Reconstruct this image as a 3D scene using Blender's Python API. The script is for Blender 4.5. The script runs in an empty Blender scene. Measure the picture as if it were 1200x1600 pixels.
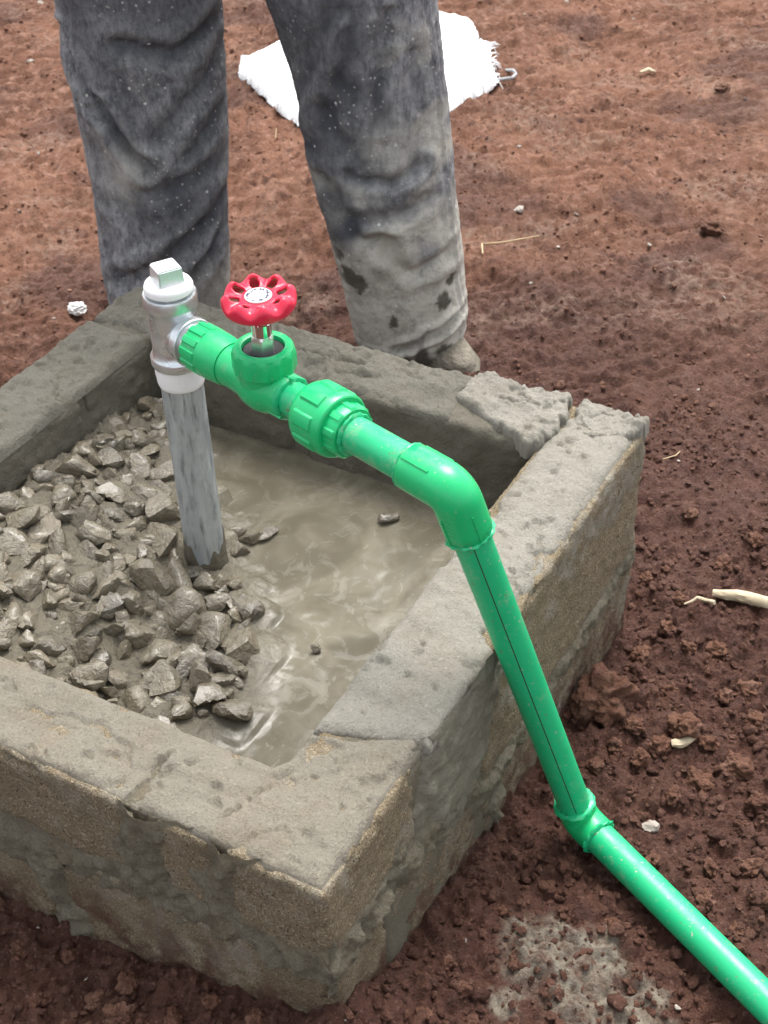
import bpy, bmesh, math, random
import numpy as np
from mathutils import Vector, Matrix

random.seed(7)
RNG = np.random.default_rng(7)
SC = bpy.context.scene
COL = SC.collection
rad = math.radians

# ------------------------------------------------------------------ camera
FPX, PITCH, ROLL, YAW = 2168.7, 0.6747, -0.0345, 1.0463      # solved from the photo (1200 x 1600)
TOP = 0.30                                                   # top of the masonry chamber above the soil
CAM = np.array([0.0559, -0.6421, 0.8807 + TOP])
_F = np.array([0, math.cos(PITCH), -math.sin(PITCH)])
_r0 = np.array([1.0, 0, 0]); _u0 = np.cross(_r0, _F)
_R = math.cos(ROLL) * _r0 + math.sin(ROLL) * _u0
_U = -math.sin(ROLL) * _r0 + math.cos(ROLL) * _u0
cam_data = bpy.data.cameras.new('camera')
cam = bpy.data.objects.new('camera', cam_data); COL.objects.link(cam)
cam.matrix_world = Matrix(((_R[0], _U[0], -_F[0], CAM[0]), (_R[1], _U[1], -_F[1], CAM[1]),
                           (_R[2], _U[2], -_F[2], CAM[2]), (0, 0, 0, 1)))
cam_data.sensor_fit = 'HORIZONTAL'; cam_data.sensor_width = 36
cam_data.lens = 36 * FPX / 1200
cam_data.clip_start = 0.02; cam_data.clip_end = 2000
cam_data.dof.use_dof = True; cam_data.dof.focus_distance = 1.22; cam_data.dof.aperture_fstop = 30
SC.camera = cam

# ------------------------------------------------------------------ light
SUN_AZ, SUN_EL = rad(16), rad(64)          # azimuth clockwise from +Y: behind the man, to the left
world = bpy.data.worlds.new('World'); SC.world = world; world.use_nodes = True
wn = world.node_tree; wn.nodes.clear()
sky = wn.nodes.new('ShaderNodeTexSky'); sky.sky_type = 'NISHITA'; sky.sun_disc = False
sky.sun_elevation = SUN_EL; sky.sun_rotation = SUN_AZ; sky.air_density = 1.0; sky.dust_density = 4.0
hsv = wn.nodes.new('ShaderNodeHueSaturation'); hsv.inputs['Saturation'].default_value = 0.22
bg = wn.nodes.new('ShaderNodeBackground'); bg.inputs['Strength'].default_value = 0.15
wo = wn.nodes.new('ShaderNodeOutputWorld')
wn.links.new(sky.outputs[0], hsv.inputs['Color']); wn.links.new(hsv.outputs[0], bg.inputs['Color'])
wn.links.new(bg.outputs[0], wo.inputs['Surface'])
sl = bpy.data.lights.new('sun', 'SUN'); sl.energy = 1.4; sl.angle = rad(30); sl.color = (1.0, 0.965, 0.91)
sun = bpy.data.objects.new('sun', sl); COL.objects.link(sun)
_sd = Vector((math.sin(SUN_AZ) * math.cos(SUN_EL), math.cos(SUN_AZ) * math.cos(SUN_EL), math.sin(SUN_EL)))
sun.rotation_euler = _sd.to_track_quat('Z', 'Y').to_euler(); sun.location = _sd * 8
SC.view_settings.view_transform = 'Standard'; SC.view_settings.look = 'None'
SC.view_settings.gamma = 1.0; SC.view_settings.exposure = 1.42

# ------------------------------------------------------------------ survey helpers
def ray(x, y): return _F + _R * (x - 600) / FPX - _U * (y - 800) / FPX
def at(x, y, z):
    d = ray(x, y); return CAM + d * ((z - CAM[2]) / d[2])
def at_y(x, y, Y):
    d = ray(x, y); return CAM + d * ((Y - CAM[1]) / d[1])
def depth(P): return float((np.asarray(P) - CAM) @ _F)
def ppm(P): return FPX / depth(P)
BX = np.array([math.cos(YAW), math.sin(YAW), 0]); AX = np.array([-math.sin(YAW), math.cos(YAW), 0])
def w2l(P):
    P = np.asarray(P, float); return np.stack([P @ BX, P @ AX, P[..., 2]], -1)
def l2w(P):
    P = np.asarray(P, float); return P[..., 0:1] * BX + P[..., 1:2] * AX + P[..., 2:3] * np.array([0, 0, 1.0])

# ------------------------------------------------------------------ numpy noise
def _h(ix, iy, iz, seed):
    h = (ix.astype(np.int64) * 374761393 + iy.astype(np.int64) * 668265263 + iz.astype(np.int64) * 2147483647 + seed * 974634777) & 0xFFFFFFFF
    h = ((h ^ (h >> 13)) * 1274126177) & 0xFFFFFFFF
    h = ((h ^ (h >> 16)) * 2246822519) & 0xFFFFFFFF
    return (h ^ (h >> 15)) & 0xFFFFFFFF
def gnoise(P, seed=0):
    P = np.asarray(P, float); i = np.floor(P).astype(np.int64); f = P - i
    w = f * f * f * (f * (f * 6 - 15) + 10); out = 0
    for dx in (0, 1):
        wx = w[:, 0] if dx else 1 - w[:, 0]
        for dy in (0, 1):
            wy = w[:, 1] if dy else 1 - w[:, 1]
            for dz in (0, 1):
                wz = w[:, 2] if dz else 1 - w[:, 2]
                h = _h(i[:, 0] + dx, i[:, 1] + dy, i[:, 2] + dz, seed)
                gx = (h & 1023) / 511.5 - 1; gy = ((h >> 10) & 1023) / 511.5 - 1; gz = ((h >> 20) & 1023) / 511.5 - 1
                out = out + wx * wy * wz * (gx * (f[:, 0] - dx) + gy * (f[:, 1] - dy) + gz * (f[:, 2] - dz))
    return out * 1.5
def fbm(P, octv=4, seed=0, gain=0.5, lac=2.03):
    P = np.asarray(P, float)
    if P.shape[1] == 2: P = np.column_stack([P, np.zeros(len(P))])
    a, s, o = 1.0, 1.0, 0
    for k in range(octv):
        o = o + a * gnoise(P * s + 17.3 * k, seed + k); a *= gain; s *= lac
    return o
def domes(XY, cell, seed, rmin=0.25, rmax=0.6, keep=1.0):
    """crumb relief: highest hemisphere over each point, in units of cell"""
    Q = XY / cell; i = np.floor(Q).astype(np.int64); z0 = np.zeros(len(Q), np.int64); best = np.zeros(len(Q))
    for dx in (-1, 0, 1):
        for dy in (-1, 0, 1):
            h = _h(i[:, 0] + dx, i[:, 1] + dy, z0, seed); g = _h(i[:, 0] + dx, i[:, 1] + dy, z0 + 5, seed)
            px = i[:, 0] + dx + (h & 1023) / 1023; py = i[:, 1] + dy + ((h >> 10) & 1023) / 1023
            r = rmin + (rmax - rmin) * ((h >> 20) & 1023) / 1023
            ok = ((g & 1023) / 1023) < keep
            asp = 0.7 + 0.6 * ((g >> 10) & 1023) / 1023
            d2 = (Q[:, 0] - px) ** 2 * asp + (Q[:, 1] - py) ** 2 / asp
            best = np.maximum(best, np.where(ok, np.sqrt(np.maximum(0, r * r - d2)), 0))
    return best
def sstep(a, b, x):
    t = np.clip((x - a) / (b - a), 0, 1); return t * t * (3 - 2 * t)
def poly_sd(Q, poly):
    """signed distance to a polygon, positive inside"""
    poly = np.asarray(poly, float); n = len(poly); d = np.full(len(Q), 1e9); ins = np.zeros(len(Q), bool)
    for k in range(n):
        a, b = poly[k], poly[(k + 1) % n]; e = b - a; w = Q - a
        t = np.clip((w @ e) / (e @ e + 1e-12), 0, 1)
        d = np.minimum(d, np.hypot(w[:, 0] - t * e[0], w[:, 1] - t * e[1]))
        c = ((a[1] > Q[:, 1]) != (b[1] > Q[:, 1])) & (Q[:, 0] < (b[0] - a[0]) * (Q[:, 1] - a[1]) / (b[1] - a[1] + 1e-15) + a[0])
        ins ^= c
    return np.where(ins, d, -d)
def snap_edge(Q, sd, nu, nv):
    """slide the grid points just outside the outline onto it, so that a ragged edge stays smooth"""
    G = Q.reshape(nu, nv, 2); du = G[1, 0, 0] - G[0, 0, 0]; dv = G[0, 1, 1] - G[0, 0, 1]
    gu, gv = np.gradient(sd.reshape(nu, nv), du, dv); g = np.column_stack([gu.ravel(), gv.ravel()]); n2 = (g ** 2).sum(1) + 1e-6
    mv = -(sd / n2)[:, None] * g; ln = np.linalg.norm(mv, axis=1); mv *= np.minimum(1, 1.6 * max(du, dv) / (ln + 1e-9))[:, None]
    return np.where((sd < 0)[:, None], Q + mv, Q)
def line_d(Q, pts):
    pts = np.asarray(pts, float); d = np.full(len(Q), 1e9)
    for a, b in zip(pts[:-1], pts[1:]):
        e = b - a; w = Q - a; t = np.clip((w @ e) / (e @ e + 1e-12), 0, 1)
        d = np.minimum(d, np.sqrt(((w - t[:, None] * e) ** 2).sum(1)))
    return d

# ------------------------------------------------------------------ object helpers
def tag(o, label=None, cat=None, group=None, kind=None):
    if label: o['label'] = label
    if cat: o['category'] = cat
    if group: o['group'] = group
    if kind: o['kind'] = kind
    return o
def mesh_np(name, V, F, mat, smooth=True, attr=None, sharp=None):
    V = np.asarray(V, np.float32); me = bpy.data.meshes.new(name)
    F = [np.asarray(f, np.int32) for f in (F if isinstance(F, list) else [F])]
    tot = np.concatenate([np.full(len(f), f.shape[1], np.int32) for f in F])
    idx = np.concatenate([f.ravel() for f in F])
    me.vertices.add(len(V)); me.vertices.foreach_set('co', V.ravel())
    me.loops.add(len(idx)); me.loops.foreach_set('vertex_index', idx)
    me.polygons.add(len(tot)); me.polygons.foreach_set('loop_start', np.concatenate([[0], np.cumsum(tot)[:-1]]).astype(np.int32))
    me.polygons.foreach_set('loop_total', tot)
    me.update(calc_edges=True); me.validate()
    me.polygons.foreach_set('use_smooth', np.full(len(me.polygons), smooth))
    if attr is not None:
        for k, a in attr.items():
            at_ = me.attributes.new(k, 'FLOAT_COLOR', 'POINT')
            c = np.ones((len(V), 4), np.float32); a = np.asarray(a, np.float32); c[:, :a.shape[1]] = a
            at_.data.foreach_set('color', c.ravel())
    if sharp: me.set_sharp_from_angle(angle=rad(sharp))
    me.materials.append(mat)
    return me
def obj(name, me, parent=None, loc=None):
    o = bpy.data.objects.new(name, me); COL.objects.link(o)
    if parent is not None: o.parent = parent
    if loc is not None: o.location = loc
    return o
def empty(name, loc=(0, 0, 0), rz=0):
    o = bpy.data.objects.new(name, None); COL.objects.link(o); o.location = loc; o.rotation_euler = (0, 0, rz); o.empty_display_size = .05
    return o
def grid_faces(n, m, wrap=False):
    """n rows, m columns"""
    i = np.arange(n - 1)[:, None]; j = np.arange(m if wrap else m - 1)[None, :]; k = (j + 1) % m
    return np.stack([i * m + j + 0 * k, i * m + k, (i + 1) * m + k, (i + 1) * m + j + 0 * k], -1).reshape(-1, 4)
def keep_used(V, F, *arrs):
    u, inv = np.unique(F, return_inverse=True)
    return (V[u], inv.reshape(F.shape)) + tuple(a[u] for a in arrs)
def frame_of(D):
    D = np.asarray(D, float); D = D / np.linalg.norm(D); up = np.array([0, 0, 1.0]) if abs(D[2]) < .9 else np.array([1.0, 0, 0])
    e1 = np.cross(D, up); e1 /= np.linalg.norm(e1); e2 = np.cross(e1, D); return D, e1, e2
def lathe(name, P, D, prof, mat, parent, n=64, mod=None, sharp=40, phase=0.0):
    D, e1, e2 = frame_of(D); P = np.asarray(P, float); th = np.linspace(0, 2 * np.pi, n, endpoint=False) + phase
    rows = []
    for s, r in prof:
        rr = np.full(n, r) if mod is None else np.array([mod(s, r, t) for t in th])
        rows.append(P + D * s + np.outer(rr * np.cos(th), e1) + np.outer(rr * np.sin(th), e2))
    V = np.concatenate(rows); F = grid_faces(len(prof), n, True)[:, ::-1]
    me = mesh_np(name, V, F, mat, sharp=sharp)
    return obj(name, me, parent)
def sweep(name, path, rads, mat, parent, n=40, closed=True, jit=None, sharp=50):
    path = np.asarray(path, float); T = np.gradient(path, axis=0); T /= np.linalg.norm(T, axis=1)[:, None]
    _, e1, e2 = frame_of(T[0]); th = np.linspace(0, 2 * np.pi, n, endpoint=False); rows = []
    for k in range(len(path)):
        e1 = e1 - T[k] * (e1 @ T[k]); e1 /= np.linalg.norm(e1); e2 = np.cross(T[k], e1)
        r = rads[k] if hasattr(rads, '__len__') else rads
        rr = np.full(n, r) if jit is None else r * jit(k, th)
        rows.append(path[k] + np.outer(rr * np.cos(th), e1) + np.outer(rr * np.sin(th), e2))
    V = np.concatenate(rows); F = [grid_faces(len(path), n, True)]
    if closed:
        V = np.concatenate([V, path[:1], path[-1:]]); a = len(V) - 2; j = np.arange(n); k2 = (j + 1) % n; o = (len(path) - 1) * n
        F.append(np.stack([np.full(n, a), k2, j], 1)); F.append(np.stack([np.full(n, a + 1), o + j, o + k2], 1))
    me = mesh_np(name, V, F, mat, sharp=sharp)
    return obj(name, me, parent)

# ------------------------------------------------------------------ materials
class MT:
    def __init__(s, name, world=False):
        s.m = bpy.data.materials.new(name); s.m.use_nodes = True; s.t = s.m.node_tree
        s.b = s.t.nodes['Principled BSDF']; s.co = s.n('ShaderNodeNewGeometry').outputs['Position'] if world else s.n('ShaderNodeTexCoord').outputs['Object']
    def n(s, typ, **kw):
        x = s.t.nodes.new(typ)
        for k, v in kw.items(): setattr(x, k, v)
        return x
    def l(s, a, b): s.t.links.new(a, b)
    def put(s, inp, v):
        if hasattr(v, 'is_linked') or hasattr(v, 'links'): s.l(v, inp)
        else: inp.default_value = v
    def noise(s, scale, detail=4, rough=.55, dist=0, vec=None, lo=None, hi=None):
        x = s.n('ShaderNodeTexNoise'); x.inputs['Scale'].default_value = scale; x.inputs['Detail'].default_value = detail
        x.inputs['Roughness'].default_value = rough; x.inputs['Distortion'].default_value = dist; s.l(vec or s.co, x.inputs['Vector'])
        o = x.outputs['Fac']
        return o if lo is None else s.map(o, lo, hi)
    def voro(s, scale, feature='F1', rnd=1.0, vec=None):
        x = s.n('ShaderNodeTexVoronoi'); x.feature = feature; x.inputs['Scale'].default_value = scale; x.inputs['Randomness'].default_value = rnd
        s.l(vec or s.co, x.inputs['Vector']); return x
    def map(s, v, lo, hi, a=0., b=1.):
        x = s.n('ShaderNodeMapRange'); s.put(x.inputs['Value'], v); x.inputs['From Min'].default_value = lo; x.inputs['From Max'].default_value = hi
        x.inputs['To Min'].default_value = a; x.inputs['To Max'].default_value = b; x.interpolation_type = 'SMOOTHSTEP'; return x.outputs['Result']
    def math(s, op, a, b=0.):
        x = s.n('ShaderNodeMath', operation=op); s.put(x.inputs[0], a); s.put(x.inputs[1], b); return x.outputs[0]
    def mix(s, f, a, b, mode='MIX'):
        x = s.n('ShaderNodeMix', data_type='RGBA', blend_type=mode); s.put(x.inputs[0], f)
        for i, c in ((6, a), (7, b)):
            if isinstance(c, tuple): c = c + (1,) if len(c) == 3 else c
            s.put(x.inputs[i], c)
        return x.outputs[2]
    def attr(s, name):
        x = s.n('ShaderNodeAttribute', attribute_name=name); y = s.n('ShaderNodeSeparateColor'); s.l(x.outputs['Color'], y.inputs[0]); return y.outputs
    def rand(s): return s.n('ShaderNodeObjectInfo').outputs['Random']
    def bump(s, *layers):
        nrm = None
        for h, dist, st in layers:
            x = s.n('ShaderNodeBump'); x.inputs['Distance'].default_value = dist; x.inputs['Strength'].default_value = st; s.put(x.inputs['Height'], h)
            if nrm is not None: s.l(nrm, x.inputs['Normal'])
            nrm = x.outputs[0]
        s.l(nrm, s.b.inputs['Normal'])
    def set(s, col=None, rough=None, metal=None, spec=None, coat=None):
        for k, v in (('Base Color', col), ('Roughness', rough), ('Metallic', metal), ('Specular IOR Level', spec), ('Coat Weight', coat)):
            if v is None: continue
            if isinstance(v, tuple) and len(v) == 3: v = v + (1,)
            s.put(s.b.inputs[k], v)
        return s.m

def m_soil():
    m = MT('red_soil', True); a = m.attr('mask')                       # r damp soil and the man's painted shade, g cement splash, b pale dusting
    dry = m.mix(m.noise(9, 5, .6), (.145, .062, .036), (.285, .138, .083))
    dry = m.mix(m.noise(2.6, 4, .6, .5, lo=.40, hi=.66), dry, m.mix(.55, dry, (.085, .034, .021)))
    dry = m.mix(m.math('MULTIPLY', m.noise(3.7, 4, .6, .8, lo=.52, hi=.70), .5), dry, (.37, .21, .14))
    dry = m.mix(m.noise(34, 5, .7, lo=.5, hi=.70), dry, (.33, .185, .13))
    dry = m.mix(m.math('MULTIPLY', m.noise(20, 6, .75, 1.0, lo=.52, hi=.66), .75), dry, (.062, .027, .019))
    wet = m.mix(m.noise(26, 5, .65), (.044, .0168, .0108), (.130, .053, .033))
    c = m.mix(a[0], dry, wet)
    c = m.mix(m.noise(160, 3, .6, lo=.56, hi=.70), c, m.mix(.55, c, (.02, .008, .007)))
    c = m.mix(m.math('MULTIPLY', m.noise(230, 2, .5, lo=.60, hi=.70), .5), c, (.24, .13, .095))
    c = m.mix(m.math('MULTIPLY', a[2], m.noise(60, 5, .7, lo=.42, hi=.66)), c, (.27, .18, .135))
    c = m.mix(m.math('MULTIPLY', a[1], m.noise(60, 6, .75, lo=.30, hi=.62)), c, (.28, .245, .19))
    m.bump((m.noise(70, 6, .7), .014, .8), (m.noise(300, 5, .7), .005, .9))
    return m.set(c, m.math('SUBTRACT', .92, m.math('MULTIPLY', a[0], .22)), spec=.32)
def m_block():
    m = MT('sandcrete_block'); r = m.rand(); a = m.attr('mask')   # r cement haze, g soil stain
    c = m.mix(m.noise(11, 5, .6), (.150, .115, .066), (.265, .212, .138))
    c = m.mix(m.noise(45, 5, .7, lo=.52, hi=.72), c, (.27, .235, .175))
    c = m.mix(m.noise(420, 2, .5, lo=.52, hi=.66), c, (.34, .28, .19))
    c = m.mix(m.noise(360, 2, .5, lo=.60, hi=.70), c, (.06, .045, .028))
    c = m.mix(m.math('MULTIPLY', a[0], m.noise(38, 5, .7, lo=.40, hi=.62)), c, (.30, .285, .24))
    c = m.mix(m.math('MULTIPLY', a[1], m.noise(26, 5, .7, lo=.36, hi=.60)), c, (.085, .042, .027))
    m.bump((m.noise(55, 6, .75), .009, .8), (m.noise(420, 3, .65), .003, 1.0))
    return m.set(c, .86, spec=.28)
def m_mortar(name, lo, hi, stain=(.26, .215, .16), rough=.8, grain=.7):
    m = MT(name)
    c = m.mix(m.noise(14, 5, .6), lo, hi)
    c = m.mix(m.math('MULTIPLY', m.noise(16, 6, .75, lo=.42, hi=.80), .8), c, stain)
    c = m.mix(m.math('MULTIPLY', m.noise(380, 2, .5, lo=.58, hi=.70), .38), c, tuple(x * .35 for x in lo))
    c = m.mix(m.math('MULTIPLY', m.noise(300, 2, .5, lo=.58, hi=.72), .28), c, tuple(min(.8, x * 1.45) for x in hi))
    m.bump((m.noise(70, 6, .75), .010, min(1, .9 * grain)), (m.noise(340, 5, .75), .0045, min(1, 1.2 * grain)))
    return m.set(c, rough, spec=.35)
def m_slurry():
    m = MT('cement_slurry'); a = m.attr('mask')                  # r heap muck
    n1 = m.noise(7, 6, .6, 2.2); n2 = m.noise(24, 6, .65, 1.6)
    c = m.mix(m.map(n1, .36, .66), (.108, .096, .067), (.172, .155, .114))
    c = m.mix(m.math('MULTIPLY', m.map(n2, .56, .78), .7), c, (.205, .186, .142))
    c = m.mix(m.noise(5, 3, .5, 1.0, lo=.55, hi=.7), c, (.098, .087, .062))
    c = m.mix(m.math('MULTIPLY', a[0], .95), c, m.mix(m.noise(40, 6, .7), (.115, .099, .069), (.215, .190, .142)))
    ro = m.math('ADD', m.map(n2, .45, .7, .19, .42), m.math('MULTIPLY', a[0], -.08))
    m.bump((m.noise(20, 3, .5, .8), .004, .10), (m.math('MULTIPLY', m.noise(110, 6, .7), m.math('ADD', .03, a[0])), .008, .9))
    return m.set(c, ro, spec=.5)
def m_stone():
    m = MT('mud_coated_stone', True); r = m.rand()
    c = m.mix(m.noise(45, 5, .6), (.115, .094, .062), (.225, .193, .138))
    c = m.mix(m.map(r, .55, .95), c, m.mix(m.noise(70, 4, .6), (.070, .060, .045), (.135, .118, .09)))
    c = m.mix(m.math('MULTIPLY', m.noise(150, 4, .65, lo=.56, hi=.70), .8), c, (.29, .26, .20))
    c = m.mix(m.math('MULTIPLY', m.noise(38, 5, .7, lo=.40, hi=.58), .85), c, m.mix(m.noise(120, 4), (.125, .107, .074), (.195, .170, .124)))
    m.bump((m.noise(95, 4, .6, .6), .007, .8), (m.noise(420, 3, .6), .0012, .5))
    m.b.inputs['Coat Roughness'].default_value = .14
    return m.set(c, m.map(m.noise(70, 3), .35, .65, .24, .5), spec=.5, coat=.30)
def m_green(name='green_plastic', c0=(.004, .37, .118), c1=(.008, .46, .158), rough=.30, dirt=.35):
    m = MT(name)
    c = m.mix(m.noise(25, 3), c0, c1)
    c = m.mix(m.math('MULTIPLY', m.noise(42, 6, .75, lo=.54, hi=.80), dirt), c, (.26, .40, .24))
    c = m.mix(m.math('MULTIPLY', m.noise(120, 5, .7, lo=.62, hi=.70), dirt * 1.2), c, (.16, .13, .08))
    c = m.mix(m.math('MULTIPLY', m.noise(260, 3, .6, lo=.66, hi=.71), dirt * 1.6), c, (.36, .38, .30))
    m.bump((m.noise(60, 3), .0012, .15), (m.noise(700, 2), .0003, .18))
    return m.set(c, m.map(m.noise(35, 5, .7), .35, .7, rough - .06, rough + .18), spec=.5)
def m_steel(name, lo, hi, r0, r1, metal=.85, cement=0.):
    m = MT(name)
    v = m.voro(130).outputs['Color']
    bw = m.n('ShaderNodeRGBToBW'); m.l(v, bw.inputs[0])
    c = m.mix(m.mix(.18 if cement else .5, m.noise(45, 5, .65), bw.outputs[0]), lo, hi)
    if cement:
        mp = m.n('ShaderNodeMapping'); m.l(m.co, mp.inputs[0]); mp.inputs['Scale'].default_value = (1, 1, .14)
        c = m.mix(m.noise(160, 4, .7, vec=mp.outputs[0], lo=.46, hi=.74), c, (.15, .17, .175))
        k = m.math('MULTIPLY', m.noise(95, 6, .75, vec=mp.outputs[0], lo=.48, hi=.66), cement)
        c = m.mix(k, c, (.40, .42, .40)); me = m.math('MULTIPLY', m.math('SUBTRACT', 1., k), metal)
    else: me = metal
    m.bump((m.noise(110, 4, .6), .0012, .3), (m.noise(600, 3), .0004, .3))
    return m.set(c, m.map(m.noise(60, 4), .3, .7, r0, r1), me)
def m_plain(name, lo, hi, scale=30, rough=.5, metal=0., bs=300, bd=.0006, bst=.4, spec=.5, world=False):
    m = MT(name, world); c = m.mix(m.noise(scale, 5, .65), lo, hi); m.bump((m.noise(bs, 4, .6), bd, bst))
    return m.set(c, rough, metal, spec)
def m_denim():
    m = MT('worn_denim'); a = m.attr('mask')                     # r dusting and painted side light, g dried mud, b wet
    mp = m.n('ShaderNodeMapping'); m.l(m.co, mp.inputs[0]); mp.inputs['Scale'].default_value = (1, 1, .45); st = mp.outputs[0]
    base = m.mix(m.noise(90, 8, .75, vec=st), (.036, .038, .045), (.090, .093, .106))
    dust_and_light = m.mix(m.noise(90, 8, .8, vec=st), (.17, .171, .178), (.42, .418, .415))
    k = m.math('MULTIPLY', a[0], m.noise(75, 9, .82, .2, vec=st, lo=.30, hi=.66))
    c = m.mix(k, base, dust_and_light)
    mud = m.mix(m.noise(32, 6, .75), (.27, .252, .208), (.64, .615, .55))
    mud = m.mix(m.math('MULTIPLY', m.noise(30, 7, .8, lo=.50, hi=.70), .7), mud, (.17, .16, .135))
    c = m.mix(m.math('MULTIPLY', a[1], m.noise(34, 8, .78, lo=.20, hi=.52)), c, mud)
    v = m.voro(46, vec=m.mix(.012, m.co, m.n('ShaderNodeTexNoise').outputs['Color'])); sp = m.map(v.outputs['Distance'], .08, .13, 1., 0.)
    bw = m.n('ShaderNodeRGBToBW'); m.l(v.outputs['Color'], bw.inputs[0])
    sp = m.math('MULTIPLY', sp, m.map(bw.outputs[0], .52, .56))
    c = m.mix(m.math('MULTIPLY', sp, .95), c, (.55, .54, .50))
    v2 = m.voro(105); sp2 = m.math('MULTIPLY', m.map(v2.outputs['Distance'], .13, .24, 1., 0.), m.noise(16, 3, lo=.44, hi=.62))
    c = m.mix(m.math('MULTIPLY', sp2, .8), c, (.42, .41, .39))
    c = m.mix(m.math('MULTIPLY', a[2], .9), c, (.060, .055, .042))
    x = m.n('ShaderNodeTexWave'); x.inputs['Scale'].default_value = 420; x.bands_direction = 'DIAGONAL'; m.l(m.co, x.inputs['Vector']); x.inputs['Distortion'].default_value = 1.5
    m.bump((m.noise(34, 5, .6, vec=st), .008, .5), (m.noise(150, 5, .7), .003, .7), (x.outputs['Fac'], .0003, .25))
    return m.set(c, .9, spec=.2)
def m_plate():
    m = MT('stamped_plate'); gx = m.n('ShaderNodeVectorMath', operation='LENGTH'); m.l(m.co, gx.inputs[0]); r = gx.outputs['Value']
    ring = m.math('MULTIPLY', m.map(r, .0074, .0080), m.map(r, .0106, .0112, 1., 0.))
    k = m.math('MULTIPLY', ring, m.noise(400, 2, .6, lo=.46, hi=.50))
    k2 = m.math('MULTIPLY', m.map(r, .0058, .0064, 1., 0.), m.noise(360, 2, .6, lo=.50, hi=.55))
    c = m.mix(m.math('MAXIMUM', k, m.math('MULTIPLY', k2, .7)), (.72, .72, .72), (.05, .05, .09))
    m.bump((m.noise(400, 2), .0004, .5)); return m.set(c, .35, .25)
def m_sack():
    m = MT('woven_white_sack')
    x = m.n('ShaderNodeTexWave'); x.inputs['Scale'].default_value = 160; m.l(m.co, x.inputs['Vector'])
    y = m.n('ShaderNodeTexWave', bands_direction='Y'); y.inputs['Scale'].default_value = 160; m.l(m.co, y.inputs['Vector'])
    c = m.mix(m.noise(12, 4), (.78, .80, .81), (.86, .87, .87))
    m.bump((m.math('ADD', x.outputs['Fac'], y.outputs['Fac']), .0008, .35), (m.noise(30, 4), .008, .3)); return m.set(c, .6, spec=.3)

M = dict(soil=m_soil(), block=m_block(),
         cap=m_mortar('dusty_mortar', (.198, .177, .136), (.298, .272, .218), stain=(.235, .188, .130)),
         cap_grey=m_mortar('damp_grey_mortar', (.145, .135, .106), (.225, .212, .172), stain=(.175, .150, .110)),
         fresh=m_mortar('fresh_grey_mortar', (.262, .244, .202), (.358, .338, .288), stain=(.225, .196, .150)),
         joint=m_mortar('joint_mortar', (.180, .158, .108), (.295, .265, .195), stain=(.20, .152, .09), grain=1.2),
         smear=m_mortar('wet_mortar_smear', (.165, .152, .116), (.232, .214, .166), stain=(.15, .13, .09), rough=.62, grain=.5),
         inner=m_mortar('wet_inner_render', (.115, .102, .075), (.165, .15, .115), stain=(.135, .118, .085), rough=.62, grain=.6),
         slurry=m_slurry(), stone=m_stone(), green=m_green(), green_pipe=m_green('green_pipe_plastic', (.007, .36, .142), (.011, .45, .185), .36, .85),
         galv=m_steel('galvanised_fitting', (.46, .50, .52), (.80, .84, .86), .24, .44, .88),
         standpipe=m_steel('galvanised_pipe', (.30, .33, .34), (.52, .56, .57), .34, .55, .5, .9),
         chrome=m_plain('polished_chrome', (.75, .75, .75), (.85, .85, .85), rough=.08, metal=1., bst=.05),
         bright=m_plain('nickel_thread', (.62, .63, .63), (.8, .8, .8), rough=.28, metal=.9, bst=.2),
         red=m_plain('red_painted_metal', (.54, .010, .036), (.68, .024, .070), 60, .33, bst=.35),
         tape=m_plain('white_thread_tape', (.76, .77, .77), (.84, .84, .84), 90, .55, bs=260, bd=.001),
         plug=m_plain('zinc_plug', (.62, .66, .67), (.80, .83, .84), 120, .38, .6, bs=350, bst=.5),
         black=m_plain('black_rubber', (.010, .010, .012), (.022, .022, .025), rough=.6),
         mud=m_mortar('mud_splash', (.10, .088, .062), (.165, .145, .105), stain=(.13, .112, .08), rough=.5, grain=.5),
         denim=m_denim(), plate=m_plate(), sack=m_sack(),
         shoe=m_plain('muddy_boot', (.085, .07, .052), (.29, .26, .205), 34, .9, bs=60, bd=.012, bst=.9),
         shirt=m_plain('grey_shirt', (.10, .11, .13), (.16, .17, .19), 30, .9), skin=m_plain('brown_skin', (.11, .055, .035), (.15, .08, .05), 25, .55),
         hair=m_plain('dark_hair', (.008, .007, .006), (.016, .014, .013), 90, .7),
         wood=m_plain('pale_dry_wood', (.34, .27, .17), (.58, .49, .35), 60, .8, bs=180, bd=.002, bst=.6),
         straw=m_plain('dry_straw', (.30, .21, .12), (.45, .34, .2), 60, .8),
         pebble=m_plain('pale_pebble', (.20, .165, .14), (.40, .36, .31), 90, .8, bs=250, bd=.002, bst=.6, world=True),
         paper=m_plain('white_scrap', (.66, .65, .62), (.80, .79, .77), 60, .7),
         cord=m_plain('grey_cord', (.26, .27, .28), (.38, .39, .40), 200, .8))

# ------------------------------------------------------------------ pipe run survey
PB = at(325, 888, .18)                                   # foot of the steel standpipe in the slurry
T0 = np.array([PB[0], PB[1], .483])                      # centre of the tee
E1 = at(708, 766, .492)                                  # corner of the upper elbow
E2 = at(906, 1278, .055)                                 # corner of the lower elbow
E3 = at(1330, 1698, .040)                                # the ground pipe runs on past the frame
PR = .0165
def push_off_pipe(Pw, clear=.0185):
    """masonry is worn back where the pipe leans on it"""
    for a, b in ((E1, E2),):
        e = b - a; t = np.clip(((Pw - a) @ e) / (e @ e), 0, 1); q = Pw - a - t[:, None] * e; d = np.linalg.norm(q, axis=1) + 1e-9
        k = d < clear; Pw[k] += (q / d[:, None])[k] * (clear - d[k])[:, None]
    return Pw
def notch(L): return w2l(push_off_pipe(l2w(L)))

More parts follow.
